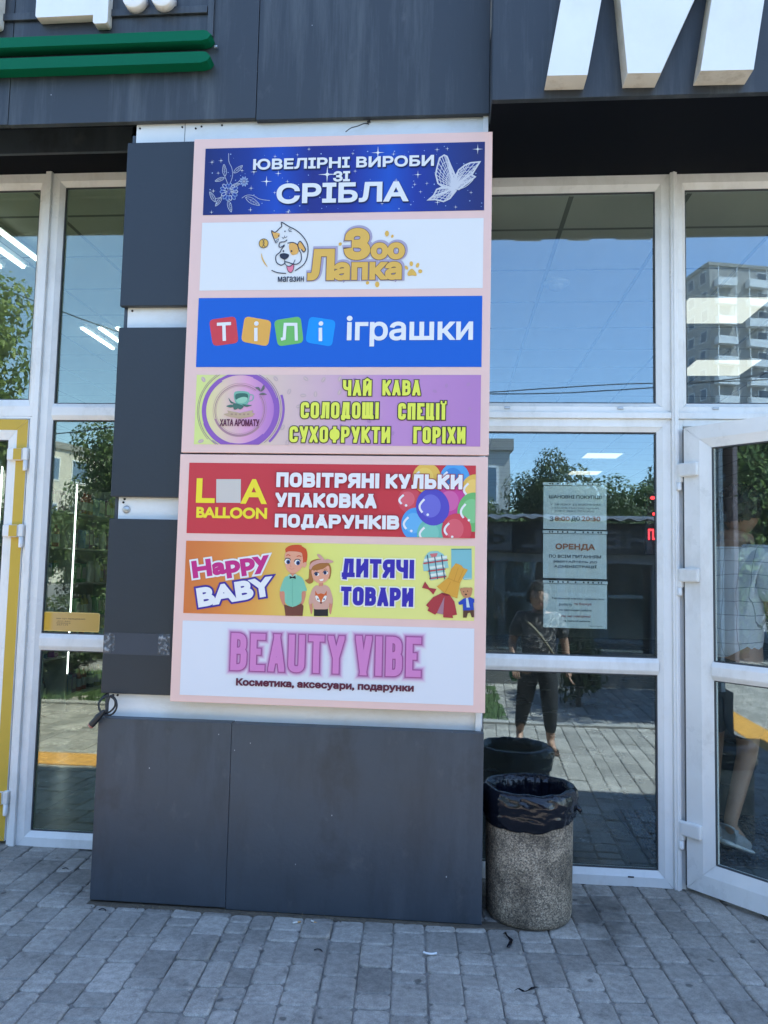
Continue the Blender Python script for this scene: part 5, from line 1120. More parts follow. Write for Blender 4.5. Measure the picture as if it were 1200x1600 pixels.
# ================================================================== LITTER
def floor_at(px, py):
    d = ray(px, py); t = -CAM.z/d.z; return CAM+d*t
BUTT = mat('cigarette_paper', (.62, .60, .55), .8); FIL = mat('cigarette_filter', (.45, .26, .11), .8)
for px, py, a, lb in ((463, 1443, .5, 'cigarette end by the pillar base, left of the other one'), (490, 1442, -.7, 'cigarette end by the pillar base, right of the other one')):
    p = floor_at(px, py); o = empty('cigarette_butt', (p.x, p.y, .0045), a); tag(o, lb, 'cigarette end', 'litter on the paving')
    mb = MB(); mb.tube([(-.014, 0, 0), (.004, 0, 0)], .0036, 8); mb.build('paper', BUTT, o); mb = MB(); mb.tube([(.0041, 0, 0), (.018, 0, 0)], .0036, 8); mb.build('filter', FIL, o)
p = floor_at(672, 1491); mb = MB(); mb.tube(sm([(p.x-.024, p.y+.004, .004), (p.x-.01, p.y-.004, .004), (p.x+.008, p.y-.005, .004), (p.x+.024, p.y+.003, .004)]), .0042, 6); tag(mb.build('plastic_scrap', M['letter']), 'small white curved plastic scrap on the paving', 'litter', 'litter on the paving')
def strip(pts, w, lb):
    mb = MB(); n = len(pts); v = []
    for i, (px, py) in enumerate(pts):
        p = floor_at(px, py); v += [(p.x-w*.5, p.y+.004*math.sin(i*2), .003+.010*abs(math.sin(i*1.7))), (p.x+w*.5, p.y-.003, .004+.008*abs(math.cos(i*1.4)))]
    mb.add(v, [(2*i, 2*i+1, 2*i+3, 2*i+2) for i in range(n-1)], 0, True)
    o = mb.build('torn_strip', BAGM); so_ = o.modifiers.new('thickness', 'SOLIDIFY'); so_.thickness = .0012; tag(o, lb, 'litter', 'litter on the paving')
strip([(788, 1460), (792, 1466), (799, 1472), (797, 1478), (794, 1484)], .012, 'torn black plastic strip lying close to the bin')
strip([(806, 1549), (814, 1551), (824, 1551), (832, 1548), (838, 1546)], .010, 'torn black plastic strip lying out on the paving')
for px, py, lb, c in ((102, 1359, 'small dark twig on the paving by the left window', .0), (160, 1423, 'small dark twig on the paving by the pillar corner', .4), (497, 1486, 'small dark twig on the paving in front of the base', 1.2)):
    p = floor_at(px, py); mb = MB(); mb.tube(sm([(p.x-.016, p.y, .003), (p.x-.004, p.y+.008*math.cos(c), .006), (p.x+.010, p.y+.004, .004), (p.x+.016, p.y-.006, .003)]), .0022, 5); tag(mb.build('twig', M['black']), lb, 'litter', 'litter on the paving')
# soil and dry grass along the foot of the base
rg = random.Random(9); mb = MB()
for k in range(1500):
    x = rg.uniform(-1.47, .30); y = -.494-abs(rg.gauss(0, .016))+.012; r = rg.uniform(.0012, .0042)
    mb.add([(x+r, y, -.002), (x-r*.7, y+r, -.002), (x-r*.6, y-r, -.002), (x, y, r*1.1)], [(0, 1, 3), (1, 2, 3), (2, 0, 3)])
mb2 = MB()
for k in range(260):
    x = rg.uniform(-1.45, .15); y = -.50-abs(rg.gauss(0, .012)); L_ = rg.uniform(.012, .045); a = rg.uniform(0, 6.28)
    mb2.add([(x, y, .002), (x+.0012, y+.001, .002), (x+L_*math.cos(a), y+L_*.4*math.sin(a)-.004, rg.uniform(.003, .018))], [(0, 1, 2)])
v = []; n = 60
for i in range(n+1):
    x = -1.49+1.80*i/n; w = .022+.016*noise.noise(Vector((x*6, 0, 0)))+.008*noise.noise(Vector((x*25, 3, 0))); v += [(x, -.455, .004), (x, -.497-w*.5, .0035), (x, -.50-w, -.006)]
mb.add(v, [[i*3+k, i*3+1+k, i*3+4+k, i*3+3+k] for i in range(n) for k in range(2)])
tag(mb.build('soil', mat('dry_brown_soil', (.085, .068, .05), .95, .35, 60)), kind='stuff'); tag(mb2.build('dry_grass', mat('dry_straw', (.22, .18, .10), .9)), kind='stuff')

# ================================================================== FAR SIDE OF THE STREET (seen in the glass)
kx0, kx1, ky = -2.2, 7.6, -6.35
K = empty('kiosk', (0, 0, 0)); tag(K, 'low black kiosk with a white lettered sign band and wavy roof across the pavement', 'kiosk')
KB = mat('black_kiosk_panel', (.018, .02, .026), .45, .1, 2); KG = mat('grey_kiosk_frame', (.16, .18, .21), .5, .08, 3)
mb = MB(); mb.box(kx0, kx1, ky-2.4, ky-.12, 0.0, 2.06); mb.build('wall', KB, K)
mb = MB(); mb.box(kx0-.1, kx1+.1, ky-.05, ky+.12, 1.69, 2.09); sb = mb.build('sign_band', KB, K)
LT = mat('pale_kiosk_letter', (.10, .105, .12), .5)
text_mesh('lettering', 'CHEFEFL', .95, 2.95, 1.76, 1.99, ky+.1215, LT, sb, .006, True)
mb = MB(); mb.box(.18, .82, ky+.1205, ky+.13, 1.72, 2.07); mb.build('white_plate', mat('dull_grey_plate', (.11, .12, .14), .5), sb); text_mesh('lettering', 'do', .27, .72, 1.80, 1.98, ky+.1315, M['dark'], sb, .008, True)
mb = MB(); mb.lathe([(.155, 0), (.17, 0), (.17, .004), (.155, .004)], 0, 0, 32); mb.v = [(1.12-.02, ky+.122+a[2], 1.875+a[1]) for a in mb.v] if False else [(1.18+a[0]*0+a[0], ky+.122+a[2], 1.875+a[1]) for a in mb.v]
mb = MB(); v = []; n = 220
for i in range(n+1):
    x = kx0-.2+(kx1-kx0+.4)*i/n; zz = 2.13+.018*math.sin(x*2*math.pi/.22)
    v += [(x, ky+.32, zz), (x, ky-2.6, zz+.25), (x, ky+.32, zz-.012), (x, ky-2.6, zz+.238)]
mb.add(v, [[i*4, i*4+4, i*4+5, i*4+1] for i in range(n)]+[[i*4+2, i*4+3, i*4+7, i*4+6] for i in range(n)]+[[i*4, i*4+2, i*4+6, i*4+4] for i in range(n)], 0, True); mb.build('wavy_roof', mat('grey_roof_sheet', (.10, .11, .13), .5, .15, 5), K)
mb = MB(); mb.box(kx0, kx1, ky-.119, ky+.03, 1.575, 1.685); mb.build('lintel', KG, K)
mb = MB(); mb.box(kx0, kx1, ky-.119, ky+.02, 0.0, .42); mb.build('plinth', mat('grey_kiosk_plinth', (.20, .19, .17), .7, .1, 3), K)
x = kx0
while x < kx1-.05:
    mb = MB(); mb.box(x, x+.10, ky-.119, ky+.025, .4205, 1.5745, .004); mb.build('post', KG, K)
    mb = MB(); mb.box(x+.105, x+1.095, ky-.06, ky-.052, .425, 1.57); mb.build('window', M['glass'], K)
    mb = MB(); v = []
    for i in range(24): xx = x+.12+.30*i/23; v += [(xx, ky-.085+.018*math.sin(i*1.4), .43), (xx, ky-.085+.018*math.sin(i*1.4), 1.56)]
    mb.add(v, [(2*i, 2*i+2, 2*i+3, 2*i+1) for i in range(23)], 0, True); mb.build('curtain', mat('grey_curtain', (.20, .20, .20), .8), K)
    x += 1.2
LEAF = []
def leafmat(c1, c2):
    m = bpy.data.materials.new('foliage'); m.use_nodes = True; nt = m.node_tree; N = nt.nodes; L = nt.links; b = N['Principled BSDF']; b.inputs['Roughness'].default_value = .5
    ge = N.new('ShaderNodeNewGeometry'); cr = N.new('ShaderNodeValToRGB'); cr.color_ramp.elements[0].color = (*c1, 1); cr.color_ramp.elements[1].color = (*c2, 1); L.new(ge.outputs['Random Per Island'], cr.inputs[0]); L.new(cr.outputs[0], b.inputs['Base Color'])
    t = N.new('ShaderNodeBsdfTranslucent'); L.new(cr.outputs[0], t.inputs[0]); mx = N.new('ShaderNodeMixShader'); mx.inputs[0].default_value = .35; L.new(b.outputs[0], mx.inputs[1]); L.new(t.outputs[0], mx.inputs[2]); L.new(mx.outputs[0], N['Material Output'].inputs[0]); return m
BARK = mat('grey_brown_bark', (.10, .08, .06), .9, .25, 8, .5, 30)
def tree_meshes(seed, nclump, leaf, lm, squash=1.0, n_per=680):
    """unit tree: crown radius about 1 centred at z = 0; trunk hangs below to z = -2.4"""
    r = random.Random(seed); cr = MB(); tr = MB(); cl = []
    for k in range(nclump):
        while True:
            p = Vector((r.uniform(-1, 1), r.uniform(-1, 1), r.uniform(-1, 1)))
            if p.length < 1: break
        p = p*(.55+.4*r.random()); p.z *= squash; cl.append((p, r.uniform(.22, .42)))
    for p, rad in cl:
        for k in range(n_per):
            d = Vector((r.gauss(0, 1), r.gauss(0, 1), r.gauss(0, 1))).normalized(); q = p+d*rad*(.45+.6*r.random()**.5); s = leaf*r.uniform(.6, 1.3)
            nn = (d+Vector((r.gauss(0, .5), r.gauss(0, .5), r.gauss(0.2, .5)))).normalized(); a = nn.cross(Vector((r.gauss(0, 1), r.gauss(0, 1), .3))).normalized(); b = nn.cross(a)
            cr.add([q-a*s, q-b*s*.5, q+a*s, q+b*s*.5+nn*s*.2], [(0, 1, 2, 3)])
    tr.tube([(0, 0, -2.4*max(squash, 1)), (.02, .01, -1.4), (0, .03, -.6), (.03, 0, .2)], [.11, .085, .07, .03], 9)
    for p, rad in cl[:9]: tr.tube([(0, .02, -.9+.05*p.z), (p.x*.45, p.y*.45, -.35+p.z*.35), tuple(p)], [.045, .03, .01], 6)
    return cr, tr
LM1 = leafmat((.055, .10, .025), (.13, .19, .045)); LM2 = leafmat((.04, .068, .022), (.095, .13, .04)); LM3 = leafmat((.10, .17, .02), (.21, .28, .05))
kinds = [tree_meshes(1, 34, .034, LM1), tree_meshes(2, 36, .032, LM2, 1.15), tree_meshes(3, 40, .034, LM3), tree_meshes(4, 40, .032, LM1, 1.3)]
lmk = [LM1, LM2, LM3, LM1]; cache = {}
def tree(kind, x, y, z, rad, label, rz=0.0, zs=1.0):
    o = empty('street_tree', (x, y, 0), rz); tag(o, label, 'tree', 'trees across the street')
    if kind not in cache: cache[kind] = (kinds[kind][0].build('crown', lmk[kind], o), kinds[kind][1].build('trunk', BARK, o))
    else:
        cs = []
        for q in cache[kind]: c = q.copy(); COL.objects.link(c); c.parent = o; cs.append(c)
    for c in o.children:
        c.location = (0, 0, z); c.scale = (rad, rad, rad*zs) if c.name.startswith('crown') else (rad, rad, z/2.4)
tree(1, 2.9, -18.0, 3.2, 1.55, 'dark bushy tree rising highest behind the kiosk')
tree(0, 4.9, -17.0, 2.7, 1.5, 'mid green tree right of the tallest one behind the kiosk', 1.0)
tree(1, 6.9, -16.0, 3.1, 1.7, 'dark tree at the right end behind the kiosk', 2.1)
tree(0, 0.9, -18.5, 2.3, 1.3, 'low green tree left of the tallest one behind the kiosk', 2.9)
tree(1, -1.2, -17.0, 2.6, 1.5, 'dark tree behind the left end of the kiosk', .6)
tree(0, 9.2, -15.5, 3.3, 1.9, 'broad green tree beyond the kiosk end', 3.6)
tree(1, 3.7, -14.2, 1.9, 1.3, 'low dark tree close behind the kiosk', 4.4)
tree(0, 1.9, -14.0, 1.7, 1.15, 'low green tree close behind the kiosk', 5.4)
tree(1, 5.7, -13.8, 2.0, 1.4, 'rounded dark tree close behind the middle of the kiosk', 3.1)
tree(0, 7.6, -14.0, 2.1, 1.5, 'rounded green tree close behind the right end of the kiosk', .4)
tree(0, -.4, -14.2, 1.8, 1.3, 'rounded green tree close behind the left end of the kiosk', 1.9)
tree(1, 3.6, -20.5, 2.4, 2.2, 'wide dark tree in the back row behind the kiosk', 5.0)
tree(1, 7.9, -21.0, 2.8, 2.6, 'wide dark tree at the right of the back row behind the kiosk', .8)
tree(0, -10.1, -13.2, 1.7, 1.5, 'low leafy tree in front of the pale building on the left', 2.2)
tree(3, -7.6, -12.4, 1.5, 1.3, 'low broad tree nearest the left window side of the street', 3.3)
tree(1, -12.2, -14.6, 1.9, 1.7, 'low dark tree at the far left before the pale building', .3)
tree(2, -9.7, -9.2, 4.7, 2.2, 'bright yellow green tree near the left shop', .2)
tree(0, -8.4, -15.6, 3.5, 1.6, 'green tree beside the pale building on the left', 1.7, 1.25)
tree(1, -10.9, -18.5, 2.2, 1.5, 'dark low tree before the pale building on the left', 4.1)
tree(3, -10.3, -3.7, 2.8, 2.1, 'tall full tree at the left end of the pavement', .9, 1.2)
tree(3, -13.5, -5.0, 3.2, 2.6, 'broad green tree behind the tall full tree on the left', 2.2, 1.1)
tree(3, 5.4, -4.0, 5.9, 1.5, 'tall street tree shading the pavement on the right', 2.6)
def bush(kind, x, y, r, h, label, rz):
    o = empty('bush', (x, y, 0), rz); tag(o, label, 'bush', 'bushes in the planting bed')
    c = cache[kind][0].copy(); COL.objects.link(c); c.parent = o; c.location = (0, 0, h*.5); c.scale = (r, r, h*.5); c.name = 'foliage'
    s_ = cache[kind][1].copy(); COL.objects.link(s_); s_.parent = o; s_.location = (0, 0, h*.45); s_.scale = (r*.5, r*.5, h*.45/2.4); s_.name = 'stems'
for a in ((1, -4.4, -4.7, .95, 1.0, 'low dark bush across the pavement from the left window', .3), (0, -3.0, -5.1, .85, .85, 'low green bush at the right end of the planting bed', 1.4), (3, -5.9, -4.9, 1.0, 1.15, 'leafy bush in the middle of the planting bed', 2.2), (1, -7.5, -5.0, 1.0, 1.0, 'dark bush toward the left end of the planting bed', 4.0), (0, -1.4, -5.3, .8, .7, 'small green bush next to the kiosk corner', 5.1)): bush(*a)
mb = MB(); n = 36; v = []
for i in range(n+1):
    for j in range(9): v.append((-9+9.6*i/n, -3.80-2.3*j/8, .004+.02*noise.noise(Vector((i*.5, j*.7, 2)))))
mb.add(v, [[i*9+j, i*9+j+1, i*9+j+10, i*9+j+9] for i in range(n) for j in range(8)], 0, True)
rg2 = random.Random(12)
for k in range(9000):
    x, y = rg2.uniform(-9, .55), rg2.uniform(-6.1, -3.82); a = rg2.uniform(0, 6.28); h = rg2.uniform(.04, .11)
    mb.add([(x, y, 0), (x+.012*math.cos(a), y+.012*math.sin(a), 0), (x+h*.4*math.sin(a), y-h*.4*math.cos(a), h)], [(0, 1, 2)])
tag(mb.build('lawn', mat('green_lawn', (.055, .095, .025), .8, .3, 5)), kind='stuff')
sh_ = empty('thuja', (1.42, -4.75, 0)); tag(sh_, 'small dark pointed evergreen standing on the pavement before the kiosk', 'shrub')
cr, tr = tree_meshes(8, 26, .10, LM2, 1.0, 90); cr.v = [(a[0]*.26*(1-.3*a[2]), a[1]*.26*(1-.3*a[2]), max(.03, .60+a[2]*.62)) for a in cr.v]; cr.build('foliage', LM2, sh_)
mb = MB(); mb.tube([(0, 0, 0), (0, 0, .5)], [.03, .02], 8); mb.build('trunk', BARK, sh_)
# buildings
def block(name, label, org, ang, w, dp, h, wallc, floors, cols, cols_side, wcol=(.08, .10, .13), balc=()):
    o = empty(name, (org[0], org[1], 0), ang); tag(o, label, 'building')
    wm = mat('rendered_wall', wallc, .85, .12, .3)
    mb = MB(); mb.box(0, w, -dp, 0, 0, h); mb.build('wall', wm, o); mb = MB(); mb.box(-.15, w+.15, -dp-.15, .15, h, h+.5); mb.build('parapet', M['concrete'], o)
    gm = mat('dark_far_pane', wcol, .15); fh = h/floors
    base = MB(); base.box(-.75, .75, -.02, .035, -.75, .75); bf_ = MB(); bf_.box(-.85, .85, -.03, .03, -.85, .85)
    pr = None
    def win(x, y, z, rz):
        nonlocal pr
        if pr is None:
            f = bf_.build('window', M['letter'], o); g = base.build('pane', gm, f); pr = f
        else: f = pr.copy(); COL.objects.link(f); f.parent = o; g = pr.children[0].copy(); COL.objects.link(g); g.parent = f
        f.location = (x, y, z); f.rotation_euler = (0, 0, rz)
    for fl in range(floors):
        for c in range(cols):
            x = w*(c+.5)/cols; win(x, .01, fh*(fl+.55), 0)
        for c in range(cols_side): win(-.01, -dp*(c+.5)/cols_side, fh*(fl+.55), math.pi/2)
    bp_ = None
    for bx in balc:
        for fl in range(1, floors):
            if bp_ is None:
                b = MB(); b.box(-1.5, 1.5, .02, 1.1, -.1, .02); b.box(-1.5, 1.5, 1.02, 1.1, .021, 1.0); b.box(-1.5, -1.42, .02, 1.019, .021, 1.0); b.box(1.42, 1.5, .02, 1.019, .021, 1.0); b.box(-1.5, -1.4, .9, 1.0, 1.001, 2.5); b.box(1.4, 1.5, .9, 1.0, 1.001, 2.5)
                bp_ = b.build('balcony', M['letter'], o); q = bp_
            else: q = bp_.copy(); COL.objects.link(q); q.parent = o
            q.location = (bx, 0, fh*fl)
block('apartment_block', 'tall grey apartment block with stacked white balconies in the distance', (37.0, -107.8), math.atan2(-.245, .97), 34, 10, 46.5, (.33, .325, .32), 16, 2, 3, balc=(2.2, 7.2, 12.2, 17.2))
block('pale_building', 'pale cream building with blue windows beyond the left trees', (-31.5, -47), math.radians(-68), 17, 12, 10.0, (.62, .57, .48), 3, 6, 3, (.15, .22, .32))
block('yellow_trimmed_building', 'pale grey building partly hidden behind the kiosk trees', (-8, -30), math.radians(-3), 10.7, 8, 6.9, (.45, .45, .42), 2, 4, 2, (.10, .16, .22))
for lb, f in (('thin black overhead wire rising to the right across the street', lambda x: (-9.0-.12*x, 4.40+.10*x-.004*x*x)), ('thin black overhead wire sagging across the street', lambda x: (-9.4+.02*x, 4.50+.022*(x-1.3)**2)), ('thin black overhead wire strung highest across the street', lambda x: (-10.4, 7.9+.004*(x-2)**2))):
    mb = MB(); mb.tube([(x, *f(x)) for x in [q*.7-14 for q in range(41)]], .010, 5)
    tag(mb.build('overhead_wire', M['black']), lb, 'wire', 'overhead wires')

# ================================================================== PEOPLE
def skin_mesh(nodes, edges, root, levels=2):
    names = list(nodes); me = bpy.data.meshes.new('figure'); me.from_pydata([nodes[n][0] for n in names], [(names.index(a), names.index(b)) for a, b in edges], [])
    o = bpy.data.objects.new('figure', me); COL.objects.link(o)
    sk = o.modifiers.new('skin', 'SKIN'); sk.use_smooth_shade = True
    for i, n in enumerate(names):
        r = nodes[n][1]; r = r if isinstance(r, tuple) else (r, r); me.skin_vertices[0].data[i].radius = r; me.skin_vertices[0].data[i].use_root = (n == root)
    s = o.modifiers.new('subd', 'SUBSURF'); s.levels = levels; s.render_levels = levels
    bpy.context.view_layer.update()
    m2 = bpy.data.meshes.new_from_object(o.evaluated_get(bpy.context.evaluated_depsgraph_get()))
    v = [tuple(p.co) for p in m2.vertices]; f = [list(p.vertices) for p in m2.polygons]
    bpy.data.objects.remove(o); bpy.data.meshes.remove(me); bpy.data.meshes.remove(m2); return v, f
def add_skin(mb, nodes, edges, root, mi=0): v, f = skin_mesh(nodes, edges, root); mb.add(v, f, mi, True)
def hand(mb, wrist, d, side, s=1.0, curl=.35):
    """palm with four unequal fingers and a thumb; d = direction of the forearm, side = thumb direction"""
    d = Vector(d).normalized(); sd_ = Vector(side); sd_ = (sd_-d*sd_.dot(d)).normalized(); n = d.cross(sd_); w = Vector(wrist)
    nd = {'w': (w, .022*s), 'p': (w+d*.045*s, (.036*s, .016*s)), 'q': (w+d*.08*s, (.036*s, .013*s))}; add_skin(mb, nd, [('w', 'p'), ('p', 'q')], 'w')
    for k, L_ in enumerate((.072, .08, .074, .056)):
        b = w+d*.082*s+sd_*(.027-.018*k)*s; c1 = (d+n*curl).normalized(); c2 = (d+n*curl*2.6).normalized()
        add_skin(mb, {'a': (b-d*.015*s, .009*s), 'b': (b+c1*L_*.5*s, .0085*s), 'c': (b+c1*L_*.5*s+c2*L_*.5*s, .0065*s)}, [('a', 'b'), ('b', 'c')], 'a')
    b = w+d*.035*s+sd_*.03*s; add_skin(mb, {'a': (b-sd_*.01*s, .011*s), 'b': (b+(d*.6+sd_*.7)*.035*s, .010*s), 'c': (b+(d*.6+sd_*.7)*.035*s+(d*.9+n*.3)*.03*s, .0075*s)}, [('a', 'b'), ('b', 'c')], 'a')
SKIN = mat('warm_skin', (.42, .24, .16), .5, .06, 8); HAIR = mat('dark_brown_hair', (.022, .016, .013), .55, bump=.6, bscale=120)
def head(mb, c, h, yaw=0.0):
    """head of height h centred at c, looking along +y turned by yaw; returns the transform"""
    T = Matrix.Translation(c) @ Matrix.Rotation(yaw, 4, 'Z'); bm = bmesh.new(); bmesh.ops.create_icosphere(bm, subdivisions=4, radius=1)
    for q in bm.verts:
        x, y, z = q.co; w = .36*h; dpt = .42*h; k = 1-.22*max(0, -z)**1.5
        X, Y, Z = x*w*k, y*dpt*(1-.10*max(0, -z)), z*.5*h
        f = max(0, y)
        Y += .055*h*f*math.exp(-((x/.13)**2+((z+.12)/.14)**2))+.02*h*f*math.exp(-((x/.28)**2+((z+.42)/.07)**2))-.035*h*f*math.exp(-(((abs(x)-.38)/.17)**2+((z-.05)/.11)**2))+.02*h*f*math.exp(-((z-.22)/.1)**2)+.03*h*f*math.exp(-((x/.3)**2+((z+.8)/.15)**2))
        if z < -.4 and y < 0: Y *= .8
        q.co = T @ Vector((X, Y, Z))
    mb.bm(bm, 0, True)
    for s in (-1, 1):
        bm = bmesh.new(); bmesh.ops.create_uvsphere(bm, u_segments=12, v_segments=8, radius=1)
        for q in bm.verts: q.co = T @ Vector((s*.355*h+q.co.x*.03*h, -.03*h+q.co.y*.075*h, -.02*h+q.co.z*.13*h))
        mb.bm(bm, 0, True)
    return T
EYE = mat('eye_white', (.6, .58, .55), .3); IRIS = mat('dark_iris', (.03, .02, .015), .2); LIP = mat('lips', (.34, .13, .11), .5)
def face(root, T, h):
    for s in (-1, 1):
        mb = MB(); bm = bmesh.new(); bmesh.ops.create_uvsphere(bm, u_segments=12, v_segments=8, radius=.062*h)
        for q in bm.verts: q.co = T @ (q.co*Vector((1.1, .6, .7)) if False else Vector((q.co.x*1.1+s*.14*h, q.co.y*.6+.345*h, q.co.z*.62+.03*h)))
        mb.bm(bm, 0, True); e = mb.build('eye', EYE, root)
        mb = MB(); bm = bmesh.new(); bmesh.ops.create_uvsphere(bm, u_segments=10, v_segments=6, radius=.03*h)
        for q in bm.verts: q.co = T @ Vector((q.co.x+s*.14*h, q.co.y*.5+.375*h, q.co.z+.03*h))
        mb.bm(bm, 0, True); mb.build('iris', IRIS, e)
    mb = MB(); mb.tube([T @ Vector((x*.12*h, .385*h-.03*h*x*x, -.225*h+.008*h*x*x)) for x in (-1, -.5, 0, .5, 1)], [.006*h, .018*h, .022*h, .018*h, .006*h], 8); mb.build('mouth', LIP, root)
def curls(T, h, n, rad, seed, back_only=False):
    r = random.Random(seed); mb = MB(); bm = bmesh.new(); bmesh.ops.create_icosphere(bm, subdivisions=4, radius=1)
    for q in list(bm.verts):
        x, y, z = q.co; k = 1.12+.07*noise.noise(Vector((x*5, y*5, z*5)))+.05*noise.noise(Vector((x*13, y*13, z*13)))
        q.co = T @ Vector((x*.36*h*k, y*.42*h*k-.012*h, z*.5*h*k+.01*h))
    lim = [f for f in bm.faces if (lambda c: (c.y > .20*h and c.z < (.27+.07*math.sin(c.x*60/h*.25))*h) or c.z < -.16*h-.2*max(0, -c.y))(T.inverted() @ f.calc_center_median())]
    bmesh.ops.delete(bm, geom=lim, context='FACES'); mb.bm(bm, 0, True)
    for k in range(n):
        d = Vector((r.gauss(0, 1), r.gauss(-.25, 1), r.gauss(.55, .9))).normalized()
        if (d.y > .45 and d.z < .5) or d.z < -.25: continue
        p = Vector((d.x*.37*h, d.y*.43*h-.01*h, d.z*.52*h))*1.12; a = r.uniform(0, 6.28); t = d.cross(Vector((math.cos(a), math.sin(a), .4))).normalized(); b = d.cross(t)
        pts = [T @ (p+(t*math.cos(u)+b*math.sin(u))*rad*h*(1-.06*u)+d*.006*h*u) for u in [q*.9 for q in range(8)]]
        mb.tube(pts, .014*h, 5)
    return mb
# --- companion standing in the sun, seen in the window
PX, PY = 0.745, -2.62
per = empty('person', (PX, PY, 0)); tag(per, 'person with curly hair, printed dark T-shirt, black trousers and sandals on the sunny pavement', 'person')
mb = MB()
N_ = {'pel': ((0, 0, .70), (.125, .09)), 'wai': ((0, -.005, .82), (.120, .085)), 'che': ((0, 0, .98), (.135, .09)), 'shc': ((0, -.01, 1.075), (.085, .06)), 'nec': ((0, .0, 1.125), .046), 'hed': ((0, .005, 1.18), .05),
      'sl': ((-.135, -.01, 1.07), .052), 'el': ((-.215, -.02, .87), .037), 'wl': ((-.20, .10, .70), .025), 'sr': ((.135, -.01, 1.07), .052), 'er': ((.215, -.03, .86), .037), 'wr': ((.235, .02, .66), .025),
      'hl': ((-.075, 0, .64), .085), 'kl': ((-.10, -.10, .37), .056), 'al': ((-.12, -.30, .09), .034), 'tl': ((-.125, -.20, .03), (.030, .022)), 'hr': ((.075, 0, .64), .085), 'kr': ((.085, .05, .37), .056), 'ar': ((.095, .04, .085), .034), 'tr': ((.115, .15, .03), (.034, .022))}
add_skin(mb, N_, [('pel', 'wai'), ('wai', 'che'), ('che', 'shc'), ('shc', 'nec'), ('nec', 'hed'), ('shc', 'sl'), ('sl', 'el'), ('el', 'wl'), ('shc', 'sr'), ('sr', 'er'), ('er', 'wr'), ('pel', 'hl'), ('hl', 'kl'), ('kl', 'al'), ('al', 'tl'), ('pel', 'hr'), ('hr', 'kr'), ('kr', 'ar'), ('ar', 'tr')], 'pel')
T = head(mb, (0, .02, 1.235), .225, .1)
hand(mb, N_['wl'][0], Vector(N_['wl'][0])-Vector(N_['el'][0]), (1, 0, .2), .85); hand(mb, N_['wr'][0], Vector(N_['wr'][0])-Vector(N_['er'][0]), (-.2, 1, 0), .85)
mb.build('body', SKIN, per); face(per, T, .225); curls(T, .225, 420, .075, 4).build('hair', HAIR, per)
def shirt_print():
    m = mat('dark_printed_cotton', (.022, .022, .028), .8); nt = m.node_tree; N = nt.nodes; L = nt.links; b = N['Principled BSDF']; tc = N.new('ShaderNodeTexCoord'); n = N.new('ShaderNodeTexNoise'); n.inputs['Scale'].default_value = 13; n.inputs['Detail'].default_value = 5; n.inputs['Distortion'].default_value = 2.5; L.new(tc.outputs['Object'], n.inputs[0])
    cr = N.new('ShaderNodeValToRGB'); cr.color_ramp.elements[0].position = .52; cr.color_ramp.elements[1].position = .62; cr.color_ramp.elements[0].color = (.022, .022, .028, 1); cr.color_ramp.elements[1].color = (.34, .30, .27, 1); L.new(n.outputs[0], cr.inputs[0]); L.new(cr.outputs[0], b.inputs['Base Color']); return m
mb = MB(); add_skin(mb, {'b': ((0, -.005, .60), (.150, .115)), 'w': ((0, -.005, .80), (.140, .105)), 'c': ((0, 0, .97), (.152, .105)), 's': ((0, -.01, 1.075), (.10, .072)), 'n': ((0, -.005, 1.108), (.062, .055)), 'sl': ((-.14, -.01, 1.07), .068), 'el': ((-.205, -.02, .90), .068), 'sr': ((.14, -.01, 1.07), .068), 'er': ((.208, -.025, .89), .072)}, [('b', 'w'), ('w', 'c'), ('c', 's'), ('s', 'n'), ('s', 'sl'), ('sl', 'el'), ('s', 'sr'), ('sr', 'er')], 'c')
mb.build('t_shirt', shirt_print(), per)
mb = MB(); add_skin(mb, {'w': ((0, 0, .76), (.125, .095)), 'p': ((0, 0, .68), (.135, .102)), 'hl': ((-.075, 0, .62), .096), 'kl': ((-.10, -.10, .37), .072), 'al': ((-.12, -.295, .125), .046), 'hr': ((.075, 0, .62), .096), 'kr': ((.085, .05, .37), .072), 'ar': ((.095, .042, .135), .048)}, [('w', 'p'), ('p', 'hl'), ('hl', 'kl'), ('kl', 'al'), ('p', 'hr'), ('hr', 'kr'), ('kr', 'ar')], 'p')
mb.build('trousers', mat('black_trousers', (.014, .014, .017), .8, .1, 6), per)
for (a, t) in (((-.12, -.30, .0), (-.125, -.165, .0)), ((.095, .02, .0), (.118, .175, .0))):
    mb = MB(); a, t = Vector(a), Vector(t); d = (t-a).normalized(); s = Vector((d.y, -d.x, 0)); outl = [(-.05, .028), (.02, .032), (.09, .036), (.15, .038), (.175, .025)]
    low = [a+d*q+s*w for q, w in outl]+[a+d*q-s*w for q, w in reversed(outl)]; n = len(low); mb.add([(p.x, p.y, .001) for p in low]+[(p.x, p.y, .014) for p in low], [list(range(n))[::-1], list(range(n, 2*n))]+[[i, (i+1) % n, n+(i+1) % n, n+i] for i in range(n)])
    for q in (.03, .075, .115): mb.tube([a+d*q+s*(.038*math.cos(u))+Vector((0, 0, .012+.042*math.sin(u))) for u in [k*math.pi/8 for k in range(9)]], .005, 6)
    mb.build('sandal', mat('brown_sandal_leather', (.08, .045, .03), .6), per)
mb = MB(); mb.tube(sm([(-.16, .0, 1.09), (-.05, .115, .98), (.06, .125, .84), (.155, .07, .70), (.16, -.03, .66)]), .012, 6); mb.build('bag_strap', mat('pale_strap', (.20, .165, .11), .7), per)
mb = MB(); mb.box(.13, .19, -.13, .10, .46, .67, .02); o = mb.build('shoulder_bag', mat('green_bag', (.02, .12, .04), .6), per); o.location = (-.36, .02, .10)
